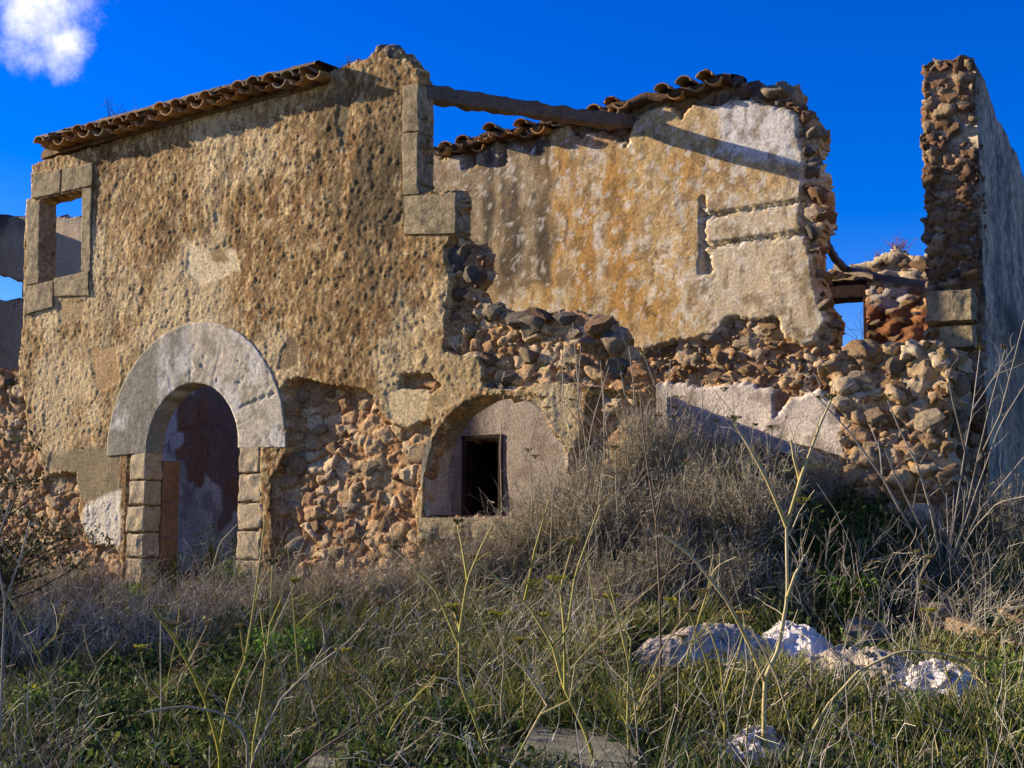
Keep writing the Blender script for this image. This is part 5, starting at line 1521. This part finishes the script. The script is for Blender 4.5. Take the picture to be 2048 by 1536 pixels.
wall_weed('bare dry weed growing on the left end of the tiled eave', P(222, 258, .0), .42, 9, .55, [(76, 64, 56), (92, 78, 64)])
wall_weed('small weed on the broken crest of the facade', P(700, 136, .1), .12, 12, .6, [(96, 96, 60), (110, 90, 64)])
wall_weed('tiny weed on the right edge of the tiled eave', P(690, 140, .1), .09, 8, .6, [(90, 90, 56)])
wall_weed('reddish dry weeds on top of the far wall', P(1795, 505, WF + .1), .2, 26, .5, [(150, 84, 60), (120, 76, 56)])
wall_weed('sparse reddish weeds on the far wall by the pole', P(1755, 520, WF + .1), .12, 14, .7, [(150, 84, 60), (120, 76, 56)])
wall_weed('dark twig seen against sky in the far window hole', P(1725, 700, WF - .4), .62, 5, .5, [(70, 52, 46)])
wall_weed('dry tuft in front of the tumbled stones', P(1800, 900, .6), .5, 26, .35, [(150, 134, 104), (120, 100, 76)])


# ================================================================ DEBRIS
def crumple(name, label, cat, x, y, w, d, h, mat, seed, group=None, rot=0., ridge=3.2, lift=0.):
    g = G(x, y); n = 70
    a = np.linspace(-1, 1, n); A, B = np.meshgrid(a, a)
    r = np.maximum(np.abs(A), np.abs(B)); ang = np.arctan2(B, A)
    rad = r * (1 + .22 * fbm(np.cos(ang) * 2 + seed, np.sin(ang) * 2, 3, seed)) / np.maximum(np.abs(np.cos(ang)), np.abs(np.sin(ang))) ** -1 * 0 + r
    k = rad / np.maximum(np.hypot(A, B), 1e-6) * (1 + .25 * fbm(np.cos(ang) * 1.7 + seed * 3, np.sin(ang) * 1.7, 3, seed))
    U_, V_ = A * k, B * k
    dome = np.clip(1 - r ** 2.2, 0, 1) ** .7
    fa_ = seed * 1.3; ur_ = U_ * math.cos(fa_) - V_ * math.sin(fa_); vr_ = U_ * math.sin(fa_) + V_ * math.cos(fa_)
    rg = 1 - np.abs(fbm(ur_ * ridge * .5 + seed, vr_ * ridge * 1.6 + .5 * fbm(ur_ * 3, vr_ * 3, 2, seed), 3, seed + 3)) * 2
    f1, f2, idv = worley(U_ * ridge * .9 + 7 + .3 * fbm(U_ * 4, V_ * 4, 2, seed), V_ * ridge * .9 + seed, seed + 9)
    lump = .5 + .5 * fbm(U_ * 1.4 + seed, V_ * 1.4 + 2, 3, seed + 1)
    Z = h * dome * (.3 + .6 * lump + .38 * rg + .06 * f1) + .006 * dome * fbm(U_ * 8, V_ * 8, 3, seed + 5)
    X = U_ * w + .05 * fbm(U_ * 5, V_ * 5, 3, seed + 6); Y = V_ * d + .05 * fbm(U_ * 5, V_ * 5, 3, seed + 8)
    cr, sr = math.cos(rot), math.sin(rot)
    Xw = g[0] + X * cr - Y * sr; Yw = g[1] + X * sr + Y * cr
    Zw = ground_z(Xw, Yw) - .03 + Z + lift * dome
    Vv = np.stack([Xw, Yw, Zw], -1).reshape(-1, 3) - g
    I = np.arange(n * n).reshape(n, n)
    Q = np.stack([I[:-1, :-1], I[:-1, 1:], I[1:, 1:], I[1:, :-1]], -1).reshape(-1, 4)
    o = obj(name, mesh(name, Vv, Q, smooth=True, mat=mat), None, g)
    tag(o, label, cat, group, 'thing')
    return o


rz = TH
crumple('plastic_sheet', 'bright white crumpled plastic sheet right of centre', 'plastic sheet', 1590, 1310, .22, .26, .13, M_PLAS, 3, rot=rz, lift=.07)
crumple('dirty_sheet', 'long dirty white sheet lying left of the bright one', 'plastic sheet', 1405, 1322, .46, .24, .13, M_PLASG, 5, rot=rz + .1, ridge=5, lift=.07)
crumple('dirty_sheet', 'grey matted sheet between the two white bags', 'plastic sheet', 1715, 1345, .36, .2, .13, M_PLASG, 8, rot=rz - .3, ridge=5)
crumple('plastic_bag', 'white plastic bag with two peaks at right', 'plastic bag', 1885, 1395, .28, .16, .14, M_PLAS, 12, rot=rz - .3, ridge=3, lift=.04)
crumple('plastic_bag', 'small beige white bag left of the two peaked bag', 'plastic bag', 1795, 1412, .15, .13, .11, M_PLASG, 15, rot=rz, lift=.02)
crumple('plastic_bag', 'white folded plastic bag at the bottom edge', 'plastic bag', 1505, 1528, .17, .13, .10, M_PLAS, 18, rot=rz, ridge=3, lift=.06)
crumple('dark_rag', 'dark grey rag beside the folded bag at the bottom', 'rag', 1425, 1548, .14, .1, .08, M_PLASG, 21, rot=rz)
crumple('plastic_scrap', 'scrap of blue plastic behind the folded bag', 'plastic scrap', 1610, 1490, .10, .06, .05, M_PLASB, 24, rot=rz)
crumple('plastic_scrap', 'small white scrap in the grass at the far right bottom', 'plastic scrap', 1835, 1530, .09, .07, .06, M_PLAS, 27, rot=rz)
crumple('plastic_scrap', 'pale scrap at the bottom below the left stalks', 'plastic scrap', 590, 1520, .08, .06, .05, M_PLAS, 30, rot=rz)


def ground_slab(label, pix, th, mat, cat='slab', name='concrete_slab', lift=.02, tilt=(0, 0)):
    c = np.array([G(x, y) for x, y in pix]); cen = c.mean(0)
    zc = cen[2] + lift
    n = 14
    bm = bmesh.new(); top = []; bot = []
    m = len(c)
    ring = []
    for i in range(m):
        for k in range(6):
            t = k / 6; p = c[i] * (1 - t) + c[(i + 1) % m] * t
            p = p + np.array([mnoise.noise(Vector(p * 6)), mnoise.noise(Vector(p * 6 + 9)), 0]) * .02
            ring.append((p[0], p[1], zc + tilt[0] * (p[0] - cen[0]) + tilt[1] * (p[1] - cen[1])))
    tv = [bm.verts.new(Vector(p) - Vector(cen)) for p in ring]; bv = [bm.verts.new(Vector((p[0], p[1], p[2] - th)) - Vector(cen)) for p in ring]
    bm.faces.new(tv); bm.faces.new(bv[::-1])
    for i in range(len(tv)): bm.faces.new((tv[i], bv[i], bv[(i + 1) % len(tv)], tv[(i + 1) % len(tv)]))
    bmesh.ops.recalc_face_normals(bm, faces=bm.faces)
    me = bpy.data.meshes.new(name); bm.to_mesh(me); bm.free(); me.materials.append(mat)
    return tag(obj(name, me, None, cen), label, cat, None, 'thing')


ground_slab('tilted flat concrete slab at the bottom centre', [(1040, 1600), (1060, 1470), (1110, 1440), (1240, 1478), (1285, 1535), (1270, 1600)], .035, M_SLAB, lift=.05, tilt=(-.03, .05))
ground_slab('grey flat slab at the bottom left of centre', [(610, 1580), (640, 1495), (700, 1500), (730, 1580)], .05, M_SLAB, lift=.05)
ground_slab('small slab half hidden in grass left of the stalks', [(505, 1440), (515, 1405), (550, 1405), (560, 1440)], .04, M_SLAB, lift=.06)
ground_slab('flat slab in the grass at the right edge', [(1950, 1520), (1960, 1480), (2080, 1478), (2100, 1520)], .05, M_SLAB, lift=.05)
g1, g2 = G(1905, 1285), G(2075, 1345)
bo = beam('wood_plank', g1 + [0, 0, .10], g2 + [0, 0, .06], .045, .05, M_PLANK, seed=9, rough=.008); bo.scale = (1, 1, .8)
tag(bo, 'weathered plank lying in the grass at the right edge', 'plank', None, 'thing')
g1, g2 = G(2000, 1262), G(2048, 1285)
bo = beam('wood_stick', g1 + [0, 0, .12], g2 + [0, 0, .10], .014, .012, M_PLANK, seed=10, rough=.004)
tag(bo, 'short orange stick behind the plank', 'stick', None, 'thing')
rn = random.Random(77)
for i, (x, y, r, lab) in enumerate(((1720, 1292, .16, 'dark boulder in shade behind the grey sheet'), (1880, 1265, .14, 'grey stone in shade under the right shrub'), (905, 1165, .12, 'grey stone below the window sill'), (620, 1205, .1, 'pale stone at the foot of the rubble gap'), (720, 1190, .13, 'large pale stone left of the round window'), (1210, 965, .16, 'pinkish masonry lump on the mound'), (1265, 945, .11, 'orange stone right of the masonry lump'), (420, 1205, .08, 'pale stone on the doorstep'))):
    g = G(x, y); o = obj('fallen_stone', rn.choice(SM['g' if i < 3 else 'w']), None, g + [0, 0, r * .3]); o.scale = (r * 1.2, r, r * .8); o.rotation_euler = (0, 0, rn.uniform(0, 3))
    tag(o, lab, 'stone', None, 'thing')
for o in list(scene.objects):
    if o.parent is None and o.get('category') and not o.get('kind'): o['kind'] = 'thing'
